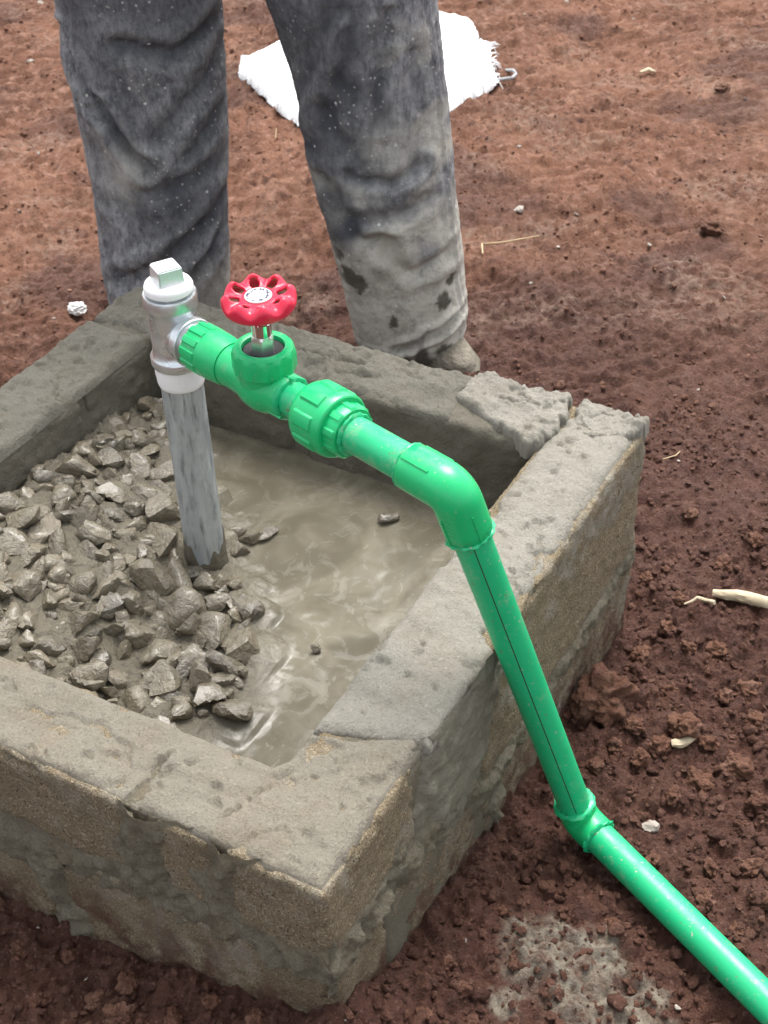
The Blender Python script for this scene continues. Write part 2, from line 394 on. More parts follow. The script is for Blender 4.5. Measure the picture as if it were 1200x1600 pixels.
# ------------------------------------------------------------------ ground
def g_macro(X, Y):
    P = np.column_stack([X, Y, 0 * X]); u, v = P @ BX, P @ AX
    d = np.hypot(np.minimum(u, 0) * .8 + np.maximum(u, 0), v * np.where(v > 0, .9, 1.25))
    z = .138 * np.exp(-d / .15)
    z += .048 * sstep(.02, .16, v) * np.exp(-(u / .28) ** 2) * np.exp(-(np.maximum(v - .2, 0) / .5) ** 2)
    z += .020 * np.exp(-((u - .5) / .12) ** 2) * np.exp(-((v + .08) / .08) ** 2)
    return z
def loose_mask(X, Y):
    P = np.column_stack([X, Y]); n = fbm(P * 3.1, 3, 91) * .22
    right = sstep(1.15, .70, Y + n + .25 * np.abs(X - .35))
    return np.clip(np.maximum(right, sstep(.62, .30, np.hypot(X + .1, Y - .2) * .9 + n)), 0, 1)
SPLASH = [(at(x, y, .05)[:2], r) for x, y, r in ((840, 1490, .030), (880, 1450, .014), (900, 1530, .030), (955, 1575, .034), (930, 1480, .024), (990, 1610, .03), (1010, 1540, .016), (790, 1580, .012))]
def cement_mask(X, Y):
    o = np.zeros(len(X)); n_ = .014 * fbm(np.column_stack([X, Y]) * 45, 3, 75)
    for c, r in SPLASH: o = np.maximum(o, sstep(r * 1.7, r * .55, np.hypot(X - c[0], Y - c[1]) + n_))
    return o
def ground_z(X, Y, detail=True):
    P = np.column_stack([X, Y]); R = np.hypot(X, Y - 1); near = np.exp(-(R / 6) ** 2)
    z = g_macro(X, Y) + near * (.030 * fbm(P * 1.9, 3, 3)) + (1 - near) * .12 * fbm(P * .15, 3, 5)
    if not detail: return z
    L = loose_mask(X, Y); f = near
    warp = P + .012 * np.column_stack([fbm(P * 22, 2, 61), fbm(P * 22, 2, 62)]) + .004 * np.column_stack([fbm(P * 90, 2, 63), fbm(P * 90, 2, 64)])
    z = z + f * (.0105 * fbm(P * 8, 4, 11) + .0035 * fbm(P * 38, 3, 21))
    z = z + .0035 * cement_mask(X, Y) * sstep(-.25, .2, fbm(P * 60, 3, 58))
    # trampled, streaky crust further back
    S = np.column_stack([P[:, 0] * 7 + P[:, 1] * 2.5, P[:, 1] * 20 - P[:, 0] * 5])
    z = z + f * (1 - L) * (.009 * (1 - np.abs(fbm(S, 4, 31)) * 2.2) + .0055 * fbm(P * 60, 3, 33, gain=.65) + .013 * (domes(warp, .085, 41, .2, .5, .45)) * .35 + .0105 * domes(warp, .024, 42, .15, .45, .45) * .6 + .006 * domes(warp, .011, 45, .2, .5, .5) * .6)
    z = z + f * (1 - L) * -.010 * sstep(.25, .55, fbm(P * 6.5, 3, 48))
    # loose dug soil
    z = z + f * L * (.055 * domes(warp, .055, 43, .12, .42, .4) * .45 + .026 * domes(warp, .026, 44, .2, .5, .6) * .55 + .012 * domes(warp, .0115, 46, .25, .55, .85) * .7 + .0075 * fbm(P * 48, 4, 47, gain=.65))
    return z
def ax_pts(spec):
    out = [spec[0][0]]
    for a, b, h in spec:
        n = max(1, int(round((b - a) / h))); out += list(a + (b - a) * (np.arange(n) + 1) / n)
    return out
gx = ax_pts([(-1.25, -.62, .007), (-.62, .62, .0031), (.62, 1.25, .007)])
gy = ax_pts([(-.35, -.08, .006), (-.08, .75, .0031), (.75, 1.5, .0046), (1.5, 3.3, .0085)])
ext = lambda s, e, k: [s + np.sign(e) * (np.exp(t) - 1) * k for t in np.linspace(0, np.log(abs(e) / k + 1), 42)[1:]]
gx = np.array(sorted(gx + ext(1.25, 420, .03) + ext(-1.25, -420, .03)))
gy = np.array(sorted(gy + ext(3.3, 500, .03) + ext(-.35, -300, .03)))
X, Y = np.meshgrid(gx, gy); X = X.ravel(); Y = Y.ravel()
Z = ground_z(X, Y)
Pn = np.column_stack([X, Y]); lm = loose_mask(X, Y)
moist_and_shade = np.clip(.98 * sstep(1.55, .55, Y + .35 * fbm(Pn * 2.6, 4, 71) - .25 * sstep(0, .9, X)) + .7 * sstep(.1, .5, fbm(Pn * 3.0, 4, 72)), 0, 1)
man = np.exp(-((X - .15) ** 2 / .6 ** 2 + (Y - 1.15) ** 2 / .38 ** 2)); moist_and_shade = np.clip(moist_and_shade + .75 * man, 0, 1)  # shade round the man's feet painted into the soil colour
cem = cement_mask(X, Y)
pale = sstep(.12, .5, fbm(Pn * 4.2 + 9, 4, 77)) * sstep(.9, 1.5, Y) * .8
F = grid_faces(len(gy), len(gx)); cen = np.column_stack([X, Y, 0 * X])[F].mean(1); cu, cv = cen @ BX, cen @ AX
F = F[~((cu > .03) & (cu < .67) & (cv > .03) & (cv < .67))]
V, F, att = keep_used(np.column_stack([X, Y, Z]), F, np.column_stack([moist_and_shade, cem, pale]))
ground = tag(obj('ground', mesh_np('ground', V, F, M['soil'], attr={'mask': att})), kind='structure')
ZG = Z.reshape(len(gy), len(gx))
def gz(x, y):
    i = int(np.clip(np.searchsorted(gy, y) - 1, 0, len(gy) - 2)); j = int(np.clip(np.searchsorted(gx, x) - 1, 0, len(gx) - 2))
    a = (y - gy[i]) / (gy[i + 1] - gy[i]); b = (x - gx[j]) / (gx[j + 1] - gx[j])
    return float((ZG[i, j] * (1 - b) + ZG[i, j + 1] * b) * (1 - a) + (ZG[i + 1, j] * (1 - b) + ZG[i + 1, j + 1] * b) * a)
def on_ground(px, py, it=5):
    z = 0.02
    for _ in range(it):
        p = at(px, py, z); z = gz(p[0], p[1])
    return at(px, py, z)

# crumbs of soil lying loose on the ground: one mass nobody could count
def ico(sub):
    bm = bmesh.new(); bmesh.ops.create_icosphere(bm, subdivisions=sub, radius=1)
    V = np.array([v.co for v in bm.verts]); Fa = np.array([[v.index for v in f.verts] for f in bm.faces]); bm.free(); return V, Fa
def crumb_mass(name, n, sub, rlo, rhi, region, mat, seed, sink=.25):
    g = np.random.default_rng(seed); V0, F0 = ico(sub); xs = g.uniform(region[0], region[1], n * 3); ys = g.uniform(region[2], region[3], n * 3)
    P = np.column_stack([xs, ys, 0 * xs]); u, v = P @ BX, P @ AX
    k = (g.random(n * 3) < loose_mask(xs, ys) * .9 + .13) & ~((u > -.006) & (u < .706) & (v > -.006) & (v < .706)); k &= np.cumsum(k) <= n
    xs, ys = xs[k], ys[k]; n = len(xs); r = rlo * (rhi / rlo) ** (g.random(n) ** 1.7); zs = np.array([gz(a_, b_) for a_, b_ in zip(xs, ys)])
    sc = r[:, None] * g.uniform(.65, 1.25, (n, 3)); sc[:, 2] *= .8
    D = 1 + .55 * g.standard_normal((n, len(V0))).clip(-1, 1) * (.5 if sub > 1 else .6)
    W = V0[None] * D[:, :, None] * sc[:, None]; a = g.uniform(0, 6.28, n); ca, sa = np.cos(a)[:, None], np.sin(a)[:, None]
    W = np.stack([W[..., 0] * ca - W[..., 1] * sa, W[..., 0] * sa + W[..., 1] * ca, W[..., 2]], -1)
    W += np.column_stack([xs, ys, zs + r * (.55 - sink)])[:, None]
    Fa = (F0[None] + (np.arange(n) * len(V0))[:, None, None]).reshape(-1, 3)
    pn = np.column_stack([xs, ys]); mo = np.clip(.98 * sstep(1.55, .55, ys + .35 * fbm(pn * 2.6, 4, 71) - .25 * sstep(0, .9, xs)) + g.uniform(-.35, .1, n), 0, 1)
    at_ = np.repeat(np.column_stack([mo, 0 * mo, 0 * mo]), len(V0), 0)
    return obj(name, mesh_np(name, W.reshape(-1, 3), Fa, mat, smooth=sub > 1, attr={'mask': at_}))
tag(crumb_mass('soil_crumbs', 26000, 1, .0012, .0052, (-1.0, 1.25, -.12, 3.0), M['soil'], 5), 'loose crumbs of dark red soil scattered over the ground', 'soil crumbs', kind='stuff')
tag(crumb_mass('soil_lumps', 1100, 2, .0035, .0085, (-.6, .95, -.12, 1.2), M['soil'], 6), 'loose small lumps of red soil around the block chamber', 'soil lumps', kind='stuff')

# ------------------------------------------------------------------ masonry chamber
chamber = empty('masonry_chamber', (0, 0, 0), YAW)
tag(chamber, 'square concrete block chamber with mortared joints, holding wet slurry and stones', 'chamber')
def block_mesh(name, lo, hi, mat, res=.0042, r=.007, amp=.0022, chip=.006, seed=1, freq=14, haze=.5, soil=True):
    lo, hi = np.array(lo, float), np.array(hi, float); Vs, Fs, off = [], [], 0
    for ax in range(3):
        b, c = [(1, 2), (2, 0), (0, 1)][ax]; nb = max(2, int((hi[b] - lo[b]) / res)); nc = max(2, int((hi[c] - lo[c]) / res))
        g1 = np.linspace(lo[b], hi[b], nb + 1); g2 = np.linspace(lo[c], hi[c], nc + 1)
        for side in (0, 1):
            q = np.zeros(((nb + 1) * (nc + 1), 3)); a1, a2 = np.meshgrid(g1, g2, indexing='ij')
            q[:, ax] = (lo, hi)[side][ax]; q[:, b] = a1.ravel(); q[:, c] = a2.ravel()
            f = grid_faces(nb + 1, nc + 1); Fs.append((f if side else f[:, ::-1]) + off); Vs.append(q); off += len(q)
    V = np.concatenate(Vs); F = np.concatenate(Fs)
    _, first, inv = np.unique(np.round(V / 1e-5).astype(np.int64), axis=0, return_index=True, return_inverse=True)
    V = V[first]; F = inv.reshape(-1)[F]
    core = np.clip(V, lo + r, hi - r); d = V - core; ln = np.linalg.norm(d, axis=1) + 1e-12; nrm = d / ln[:, None]
    ec = ((np.abs(V - lo) < .012) | (np.abs(V - hi) < .012)).sum(1)
    P = core + nrm * r
    dis = amp * fbm(P * freq, 4, seed) + amp * .55 * fbm(P * 75, 3, seed + 9)
    dis -= chip * np.clip(fbm(P * 30, 3, seed + 5) - .02, 0, 1) * (ec > 1)
    P = notch(P + nrm * dis[:, None])
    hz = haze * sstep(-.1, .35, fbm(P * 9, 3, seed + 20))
    so = sstep(.13, .02, P[:, 2] - .6 * g_macro(*l2w(P)[:, :2].T) + .03 * fbm(P * 14, 3, seed + 30)) * (1. if soil else 0.)
    return mesh_np(name, P, F, mat, attr={'mask': np.column_stack([hz, so, 0 * hz])})
BL = [  # u0 u1 v0 v1 z0 z1
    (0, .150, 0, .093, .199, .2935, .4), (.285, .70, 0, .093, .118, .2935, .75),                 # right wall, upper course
    (.0, .093, .107, .162, .204, .2925, .3), (.0, .093, .192, .470, .196, .2935, .35), (.0, .093, .482, .70, .19, .2935, .4),   # front wall, upper course
    (.0, .093, .0, .290, -.06, .180, .5), (.0, .093, .304, .70, -.06, .150, .5),                # front wall, lower course
    (.1, .278, .002, .095, -.06, .168, .5), (.290, .70, .001, .094, -.06, .102, .6),               # right wall, lower course
    (.607, .70, .1, .398, .06, .2935, .6), (.607, .70, .410, .60, .06, .2935, .6),                  # back wall
    (.1, .462, .607, .70, .06, .2935, .6), (.474, .70, .607, .70, .06, .2935, .6)]                  # left wall
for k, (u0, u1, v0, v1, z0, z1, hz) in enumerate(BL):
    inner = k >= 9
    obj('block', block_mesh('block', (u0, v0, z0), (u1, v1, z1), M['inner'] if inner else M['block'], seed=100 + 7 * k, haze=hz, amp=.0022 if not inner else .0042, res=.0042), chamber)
# bed and upright joints: rough mortar standing proud of or sunk behind the block faces
def joint_mesh(name, axis, fixed, a0, a1, z0, z1, mat, seed, proud=.0035, res=.0036, shape=None, thick=.03, rough=.0085):
    """a ragged patch of mortar on an outer face; axis 'u' -> face u=fixed running along v, 'v' -> face v=fixed running along u"""
    na = int((a1 - a0) / res) + 1; nz = int((z1 - z0) / res) + 1; A_, Z_ = np.meshgrid(np.linspace(a0, a1, na), np.linspace(z0, z1, nz), indexing='ij'); A_ = A_.ravel(); Z_ = Z_.ravel()
    Q = np.column_stack([A_, Z_]); sd = shape(A_, Z_) if shape else np.minimum.reduce([A_ - a0, a1 - A_, Z_ - z0, z1 - Z_])
    sd = sd + .016 * fbm(Q * 24, 4, seed) + .006 * fbm(Q * 90, 3, seed + 3)
    out = np.minimum(proud, sd * .45) + rough * fbm(np.column_stack([Q * 48, 0 * A_]), 4, seed + 6) * sstep(-.004, .012, sd) + .0012 * fbm(Q * 190, 2, seed + 8)
    out = np.maximum(out, np.where(sd < -.008, -.02, -.0055))
    # the outer side is towards -axis
    L = np.column_stack([fixed - out, A_, Z_]) if axis == 'u' else np.column_stack([A_, fixed - out, Z_])
    F = grid_faces(na, nz); ok = (sd > -.02)[F].all(1); F = F[ok]
    if axis == 'v': F = F[:, ::-1]
    V, F = keep_used(notch(L), F)
    return mesh_np(name, V, F, mat)
def band(c, h): return lambda a, z: h - np.abs(z - c(a))
obj('mortar_bed', joint_mesh('mortar_bed', 'u', 0, -.004, .70, .10, .25, M['joint'], 11, shape=band(lambda a: .190 - .036 * sstep(.20, .33, a), .019)), chamber)
obj('mortar_bed', joint_mesh('mortar_bed', 'v', 0, -.004, .30, .12, .25, M['joint'], 12, shape=lambda a, z: np.minimum(.020 - np.abs(z - .190 + .04 * sstep(.1, .26, a)), (.275 - a) * .7)), chamber)
obj('mortar_bed', joint_mesh('mortar_bed', 'v', 0, .27, .698, .04, .17, M['joint'], 13, shape=lambda a, z: np.minimum(.014 - np.abs(z - .108), (a - .292) * .7), rough=.0055), chamber)
for sd_, (a, w, z0, z1) in enumerate(((.177, .020, .17, .296), (.098, .013, .185, .296), (.476, .012, .16, .296), (.297, .012, .04, .17))):
    obj('mortar_joint', joint_mesh('mortar_joint', 'u', 0, a - .06, a + .06, z0 - .02, z1, M['joint'], 30 + sd_, shape=lambda A_, Z_, a=a, w=w, z0=z0: np.minimum(w * (1 + .5 * sstep(.27, .18, Z_)) - np.abs(A_ - a - .012 * np.sin(Z_ * 60)), Z_ - z0)), chamber)
sm = obj('mortar_smear', joint_mesh('mortar_smear', 'v', 0, .10, .36, .08, .299, M['smear'], 41, proud=.004, rough=.0024,
        shape=lambda A_, Z_: poly_sd(np.column_stack([A_, Z_]), [(.182, .31), (.31, .31), (.315, .24), (.285, .17), (.235, .13), (.20, .15), (.162, .205)])), chamber)
tag(sm, 'smooth grey mortar smear below the notch where the green pipe crosses')
obj('mortar_joint', joint_mesh('mortar_joint', 'v', 0, .29, .36, -.02, .12, M['joint'], 44, shape=lambda A_, Z_: .012 - np.abs(A_ - .319)), chamber)
# solid core behind the joints so that no gap opens
obj('mortar_core', block_mesh('mortar_core', (.003, .003, -.05), (.088, .694, .2915), M['joint'], res=.012, seed=51, soil=False), chamber)
obj('mortar_core', block_mesh('mortar_core', (.09, .003, -.05), (.697, .088, .2915), M['joint'], res=.012, seed=52, soil=False), chamber)
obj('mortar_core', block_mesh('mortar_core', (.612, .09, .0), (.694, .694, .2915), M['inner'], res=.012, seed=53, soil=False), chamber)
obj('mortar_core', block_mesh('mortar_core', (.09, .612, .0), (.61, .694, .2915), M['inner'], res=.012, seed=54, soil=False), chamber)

def cap(name, poly, z0, th, mat, seed, cracks=(), rough=.0016, rag=.005, lumps=.5, res=.0026, edge=.011, extra=None, skirt=.003, over=-.0035, drop=0):
    poly = np.array(poly, float); lo = poly.min(0) - .012; hi = poly.max(0) + .012
    nu, nv = [int((hi[i] - lo[i]) / res) + 1 for i in (0, 1)]
    U_, V_ = np.meshgrid(np.linspace(lo[0], hi[0], nu), np.linspace(lo[1], hi[1], nv), indexing='ij'); Q = np.column_stack([U_.ravel(), V_.ravel()])
    s0_ = poly_sd(Q, poly); sd = np.minimum(s0_ + rag * fbm(Q * 26, 3, seed) + rag * .5 * fbm(Q * 90, 2, seed + 1), s0_ + over)
    k = np.clip(sd / edge, 0, 1); prof = np.sqrt(np.maximum(0, 1 - (1 - k) ** 2))
    z = z0 + th * prof + prof * (rough * 2.6 * fbm(Q * 13, 3, seed + 2) + rough * fbm(Q * 55, 4, seed + 3) + rough * .45 * fbm(Q * 200, 2, seed + 5))
    z += lumps * prof * (.0062 * domes(Q, .022, seed + 6, .1, .4, .3) + .0034 * domes(Q, .009, seed + 7, .15, .45, .35))
    z -= prof * .0045 * sstep(.34, .55, fbm(Q * 42, 3, seed + 8) + .35 * fbm(Q * 7, 2, seed + 9))
    for pts, w, dep in cracks:
        d = line_d(Q + .006 * np.column_stack([fbm(Q * 60, 3, seed + 11), fbm(Q * 60, 3, seed + 12)]), pts); z -= dep * np.exp(-(d / w) ** 2)
    if extra is not None: z += extra(Q) * prof
    z = np.where(sd < 0, z0 - skirt, z)
    F = grid_faces(nu, nv); F = F[(sd > 0)[F].any(1)]; Qs = snap_edge(Q, sd, nu, nv)
    if drop: inn = np.clip(sd / .004, 0, 1); z = np.where(sd < .0, z0 - drop, z)
    V, F = keep_used(notch(np.column_stack([Qs, z])), F)
    return obj(name, mesh_np(name, V, F, mat), chamber)
e = .0005; t = .097
cap('mortar_cap', [(e, e), (.168, e), (.180, .012), (.152, .06), (.142, .099), (.105, .100), (.096, .106), (.094, .3), (.092, .5), (.093, .70), (e, .702)], .2885, .0095, M['cap'], 201,
    cracks=[([(.024, .107), (.034, .105), (.05, .101), (.075, .092)], .0017, .005), ([(.0, .085), (.012, .08), (.03, .07), (.034, .05)], .002, .003), ([(.10, .06), (.12, .05)], .002, .003), ([(-.01, .192), (.02, .187), (.045, .192), (.062, .183)], .0019, .008), ([(.045, .33), (.06, .28), (.05, .22)], .003, .004), ([(.01, .45), (.03, .36)], .002, .005)], rough=.0019)
cap('fresh_mortar', [(.168, -.006), (.302, -.006), (.312, .008), (.40, e), (.70, e), (.702, .06), (.66, .094), (.60, .093), (.44, .092), (.39, .101), (.30, .098), (.24, .101), (.136, .1), (.148, .06)], .2885, .0120, M['fresh'], 203,
    cracks=[([(.37, .0), (.39, .02), (.42, .014), (.46, .022)], .0022, .006)], rough=.0018, lumps=.75, edge=.020, rag=.011)
cap('mortar_cap', [(.605, .195), (.648, .200), (.66, .205), (.702, .20), (.703, .702), (.603, .702)], .2880, .0100, M['cap_grey'], 204,
    cracks=[([(.64, .46), (.655, .42), (.648, .38), (.66, .34)], .003, .008), ([(.67, .30), (.66, .26)], .003, .005), ([(.63, .36), (.64, .31)], .0025, .005)], rough=.0030, lumps=1.5)
cap('mortar_cap', [(.090, .603), (.601, .604), (.601, .703), (.090, .703)], .2880, .0100, M['cap_grey'], 205, cracks=[([(.44, .61), (.47, .65)], .002, .004)], rough=.0026, lumps=1.3)
# the two broken slabs of fresh mortar at the far right corner
s1 = cap('mortar_slab', [(.648, .212), (.594, .100), (.600, .087), (.628, .080), (.686, .084), (.704, .095), (.700, .205)], .293, .0120, M['fresh'], 206, rough=.003, rag=.011, edge=.006, drop=.010, over=.002, res=.0018, lumps=.9, cracks=[([(.655, .16), (.67, .12)], .002, .006)])
s2 = cap('mortar_slab', [(.700, .080), (.668, .076), (.634, .066), (.632, .040), (.660, .012), (.672, .0), (.700, .0), (.702, .05)], .293, .0115, M['fresh'], 207, rough=.003, rag=.010, edge=.006, drop=.010, over=.002, res=.0018, lumps=1.0, cracks=[([(.69, .01), (.705, .03)], .0022, .007)])
tag(s1, 'long cracked slab of pale mortar on the back wall'); tag(s2, 'cracked pale mortar slab on the right corner')

# ------------------------------------------------------------------ slurry and stones in the chamber
HEAP = [(.10, .70), (.10, .30), (.150, .262), (.200, .232), (.262, .243), (.325, .290), (.372, .330), (.405, .365), (.44, .40), (.47, .42), (.50, .50), (.56, .545), (.59, .58), (.59, .70)]
def heap_z(Q):
    m = sstep(-.05, .045, poly_sd(Q, HEAP) + .022 * fbm(Q * 13, 3, 331)); v, u = Q[:, 1], Q[:, 0]
    return .178 + m * (.0105 + .062 * sstep(.34, .62, v) * (1.08 - .75 * np.clip((u - .2) / .4, 0, 1))), m
res = .0024; g1 = np.arange(.08, .6205, res); U_, V_ = np.meshgrid(g1, g1, indexing='ij'); Q = np.column_stack([U_.ravel(), V_.ravel()])
hz_, hm = heap_z(Q); wq = Q + .03 * np.column_stack([fbm(Q * 8, 3, 301), fbm(Q * 8, 3, 302)])
z = hz_ + (1 - hm) * (.0012 * fbm(wq * 12, 3, 303) + .0005 * sstep(.05, .45, fbm(wq * np.array([16, 10]), 3, 304)) + .0002 * fbm(wq * 55, 3, 305) * sstep(.0, .3, fbm(wq * 6, 2, 306)))
z += hm * (.007 * fbm(Q * 40, 5, 307, gain=.6) + .012 * domes(wq, .024, 308, .2, .5, .7) * .7 + .0022 * fbm(Q * 110, 3, 309))
# slurry clings along the walls
edge_d = np.minimum.reduce([Q[:, 0] - .094, .607 - Q[:, 0], Q[:, 1] - .094, .607 - Q[:, 1]])
z += .002 * sstep(.012, .0, edge_d + .010 * fbm(Q * 30, 3, 310))
z += .02 * np.exp(-((Q[:, 0] - .575) ** 2 / .018 ** 2 + (Q[:, 1] - .56) ** 2 / .045 ** 2))
Q_SL, Z_SL = Q, z
def stone_mesh(seed, sub=3, planes=9, soft=.010, noise=.05, name='stone', mat=None):
    g = np.random.default_rng(seed); V0, F0 = ico(sub); n = g.standard_normal((planes, 3)); n /= np.linalg.norm(n, axis=1)[:, None]
    d = g.uniform(.36, .80, planes); c = V0 @ n.T; rr = np.where(c > .05, d / np.maximum(c, .05), 9.)
    r = -soft * np.log(np.exp(-np.minimum(rr, 1.25) / soft).sum(1) + math.exp(-1.15 / soft)); r = np.maximum(r, .3)
    P = V0 * r[:, None]; P = P * (1 + noise * fbm(P * 2.6 + seed, 3, seed) + noise * .5 * fbm(P * 7 + seed, 2, seed + 3))[:, None]
    P = P / np.abs(P).max(0)
    return mesh_np(name, P, F0, mat or M['stone'], sharp=38)
SM = [stone_mesh(400 + k) for k in range(14)]
STONES = [(340,150,110,60),(320,215,135,85),(270,285,110,70),(165,235,60,70),(215,215,50,60),(480,190,130,70),(590,215,90,70),(690,240,120,70),(470,320,110,100),(380,340,90,70),(240,350,120,80),(90,430,180,110),(330,430,140,110),(480,415,90,60),(600,340,130,80),(690,400,135,100),(560,390,80,70),(400,490,120,80),(530,500,130,80),(700,520,150,120),(60,530,130,90),(200,480,120,110),(270,600,80,60),(640,680,160,150),(740,820,180,140),(440,780,70,100),(330,850,120,150),(570,790,110,80),(850,700,120,70),(920,700,90,70),(1030,800,112,110),(900,780,90,70),(990,850,80,70),(810,880,130,100),(890,900,120,110),(610,910,110,110),(1010,960,150,130),(940,1030,128,115),(650,1000,165,100),(800,1030,130,110),(340,970,150,90),(210,960,110,80),(110,940,90,70),(160,1020,120,70),(280,1030,80,60),(380,1080,140,110),(500,1110,100,90),(700,1120,160,110),(570,1190,90,90),(930,1100,115,65),(860,1160,118,115),(970,1215,118,120),(735,1245,105,92),(660,1220,75,70),(830,1090,70,60),(130,860,90,80),(50,840,100,110),(20,600,50,60),(100,700,120,120),(360,700,110,90),(240,720,90,80),(450,650,80,60)]
SPECIAL = {(330,850,120,150): 'pale pointed stone standing upright in the middle of the stone heap', (640,680,160,150): 'broad flat-faced brown stone just left of the steel pipe foot',
           (740,820,180,140): 'largest rounded dark stone below the steel pipe foot', (1030,800,112,110): 'half-sunk stone standing alone in slurry right of the pipe foot',
           (1010,960,150,130): 'dark wet stone at the rightmost tip of the heap', (970,1215,118,120): 'flat grey stone half sunk in slurry, nearest the front corner',
           (735,1245,105,92): 'small round stone touching the front wall inside the chamber', (60,530,130,90): 'pale smooth stone at the left edge of the picture',
           (930,1100,115,65): 'low flat stone in slurry between two dark stones at the heap edge', (340,150,110,60): 'long pale stone leaning on the left inner wall'}
placed = []
def put_stone(u, v, zc, sx, sy, sz, k, label, group=None, rot=None, name='stone', cat='stone'):
    o = obj(name, SM[k % len(SM)] if isinstance(k, int) else k); P = l2w(np.array([u, v, zc]))
    o.location = P; o.scale = (sx, sy, sz)
    o.rotation_euler = rot or (random.uniform(-.9, .9), random.uniform(-.9, .9), random.uniform(0, 6.28))
    tag(o, label, cat, group); return o
def zone(u, v):
    p = w2l(PB)
    if math.hypot(u - p[0], v - p[1]) < .075: return 'mud-coated stone piled close around the steel pipe foot', 'stones around the pipe foot'
    if v > .545: return 'mud-coated stone lying along the left inner wall of the chamber', 'stones along the left inner wall'
    if u > .47: return 'small muddy stone in the back corner behind the steel pipe', 'stones in the back corner'
    if u < .185: return 'mud-coated stone lying along the inside of the front wall', 'stones along the front wall'
    if poly_sd(np.array([[u, v]]), HEAP)[0] < .04: return 'wet stone at the heap edge where it meets the open slurry', 'stones at the slurry edge'
    return 'mud-coated angular stone in the middle of the wet heap', 'stones in the middle of the heap'
for k, (cx_, cy_, w, h) in enumerate(STONES):
    px, py = cx_ / 2.667, 650 + cy_ / 2.667; zc = .2
    for _ in range(6):
        P = at(px, py, zc); q = w2l(P); s = .5 * w / 2.667 / ppm(P); zc = float(heap_z(q[None, :2])[0][0]) + .004 + .34 * s
    sy = .5 * h / 2.667 / ppm(P) * 1.25
    lab = SPECIAL.get((cx_, cy_, w, h)); al = rad(random.uniform(-25, 25))
    put_stone(q[0], q[1], zc, s * 1.32, min(sy, s * 1.3) * 1.32, max(min(s, sy) * 1.15, .010), k, lab or zone(q[0], q[1])[0], None if lab else zone(q[0], q[1])[1], rot=(random.uniform(-.5, .5), random.uniform(-.5, .5), al))
    placed.append((q[0], q[1], s))
tries = 0; made = 0
while made < 260 and tries < 9000:
    tries += 1; u, v = random.uniform(.10, .60), random.uniform(.12, .61); s = random.choice((random.uniform(.005, .009), random.uniform(.010, .017), random.uniform(.010, .016)))
    if poly_sd(np.array([[u, v]]), HEAP)[0] < .004 or u > .597 or v > .60 or u < .095: continue
    if any((u - a) ** 2 + (v - b) ** 2 < (.44 * (s + c)) ** 2 for a, b, c in placed): continue
    q = w2l(PB)
    if (u - q[0]) ** 2 + (v - q[1]) ** 2 < (.021 + s) ** 2: continue
    zc = float(heap_z(np.array([[u, v]]))[0][0]) + .004 + s * random.uniform(.1, .6)
    put_stone(u, v, zc, s * random.uniform(1., 1.7), s * random.uniform(.7, 1.1), s * random.uniform(.5, .95), made, *zone(u, v)); placed.append((u, v, s)); made += 1
for px, py, s, lab in ((368, 830, .012, 'upright stone touching the right side of the steel pipe foot'), (392, 838, .014, 'tilted stone second to the right of the steel pipe foot'),
                       (376, 858, .012, 'low stone in slurry at the front right of the steel pipe foot'), (420, 828, .017, 'thin flat stone flake pointing right from the pipe foot'),
                       (606, 803, .014, 'small flat stone alone in the slurry below the green pipe'), (494, 1010, .006, 'tiny stone just breaking the slurry surface near the right wall')):
    P = w2l(at(px, py, .186)); flat = 'flat' in lab
    put_stone(P[0], P[1], .183, s, s * .7, s * (.32 if flat else .9), random.randrange(14), lab, rot=(.1, .1, rad(20)))

# thick slurry clings to the stones and fills the gaps between them
SQ, sz_ = Q_SL, Z_SL
for u, v, r_ in placed:
    b = np.nonzero((np.abs(SQ[:, 0] - u) < 2.2 * r_) & (np.abs(SQ[:, 1] - v) < 2.2 * r_))[0]
    d_ = np.hypot(SQ[b, 0] - u, SQ[b, 1] - v) / r_; base_ = heap_z(np.array([[u, v]]))[0][0]; g_ = random.uniform(.0, .58)
    sz_[b] = np.maximum(sz_[b], base_ + r_ * g_ * (1 - (d_ / random.uniform(1.5, 2.1)) ** 2) + .0016 * fbm(SQ[b] * 90, 2, 317))
goo = hm * sstep(-.05, .38, fbm(SQ * 15 + 3, 3, 341)); sz_ = sz_ + .0062 * goo + hm * (.0030 * fbm(SQ * 52, 4, 343, gain=.6) + .004 * domes(SQ, .016, 345, .2, .5, .7))
slurry = tag(obj('slurry_water', mesh_np('slurry_water', np.column_stack([SQ, sz_]), grid_faces(len(g1), len(g1)), M['slurry'], attr={'mask': np.column_stack([hm, hm, hm])})), kind='structure')
slurry.rotation_euler = (0, 0, YAW)

# ------------------------------------------------------------------ pipework
pipe = empty('pipework', (PB[0], PB[1], .18)); tag(pipe, 'galvanised standpipe with red-wheeled gate valve and green plastic pipe over the wall', 'pipework')
pipe.location = (0, 0, 0)
UPV = np.array([0, 0, 1.0])
st = lathe('standpipe', [PB[0], PB[1], 0], UPV, [(.06, .0215), (.12, .0215), (.20, .0215), (.30, .0214), (.40, .0213), (.449, .0213)], M['standpipe'], pipe, n=72)
tag(st, 'grey galvanised steel standpipe streaked with cement')
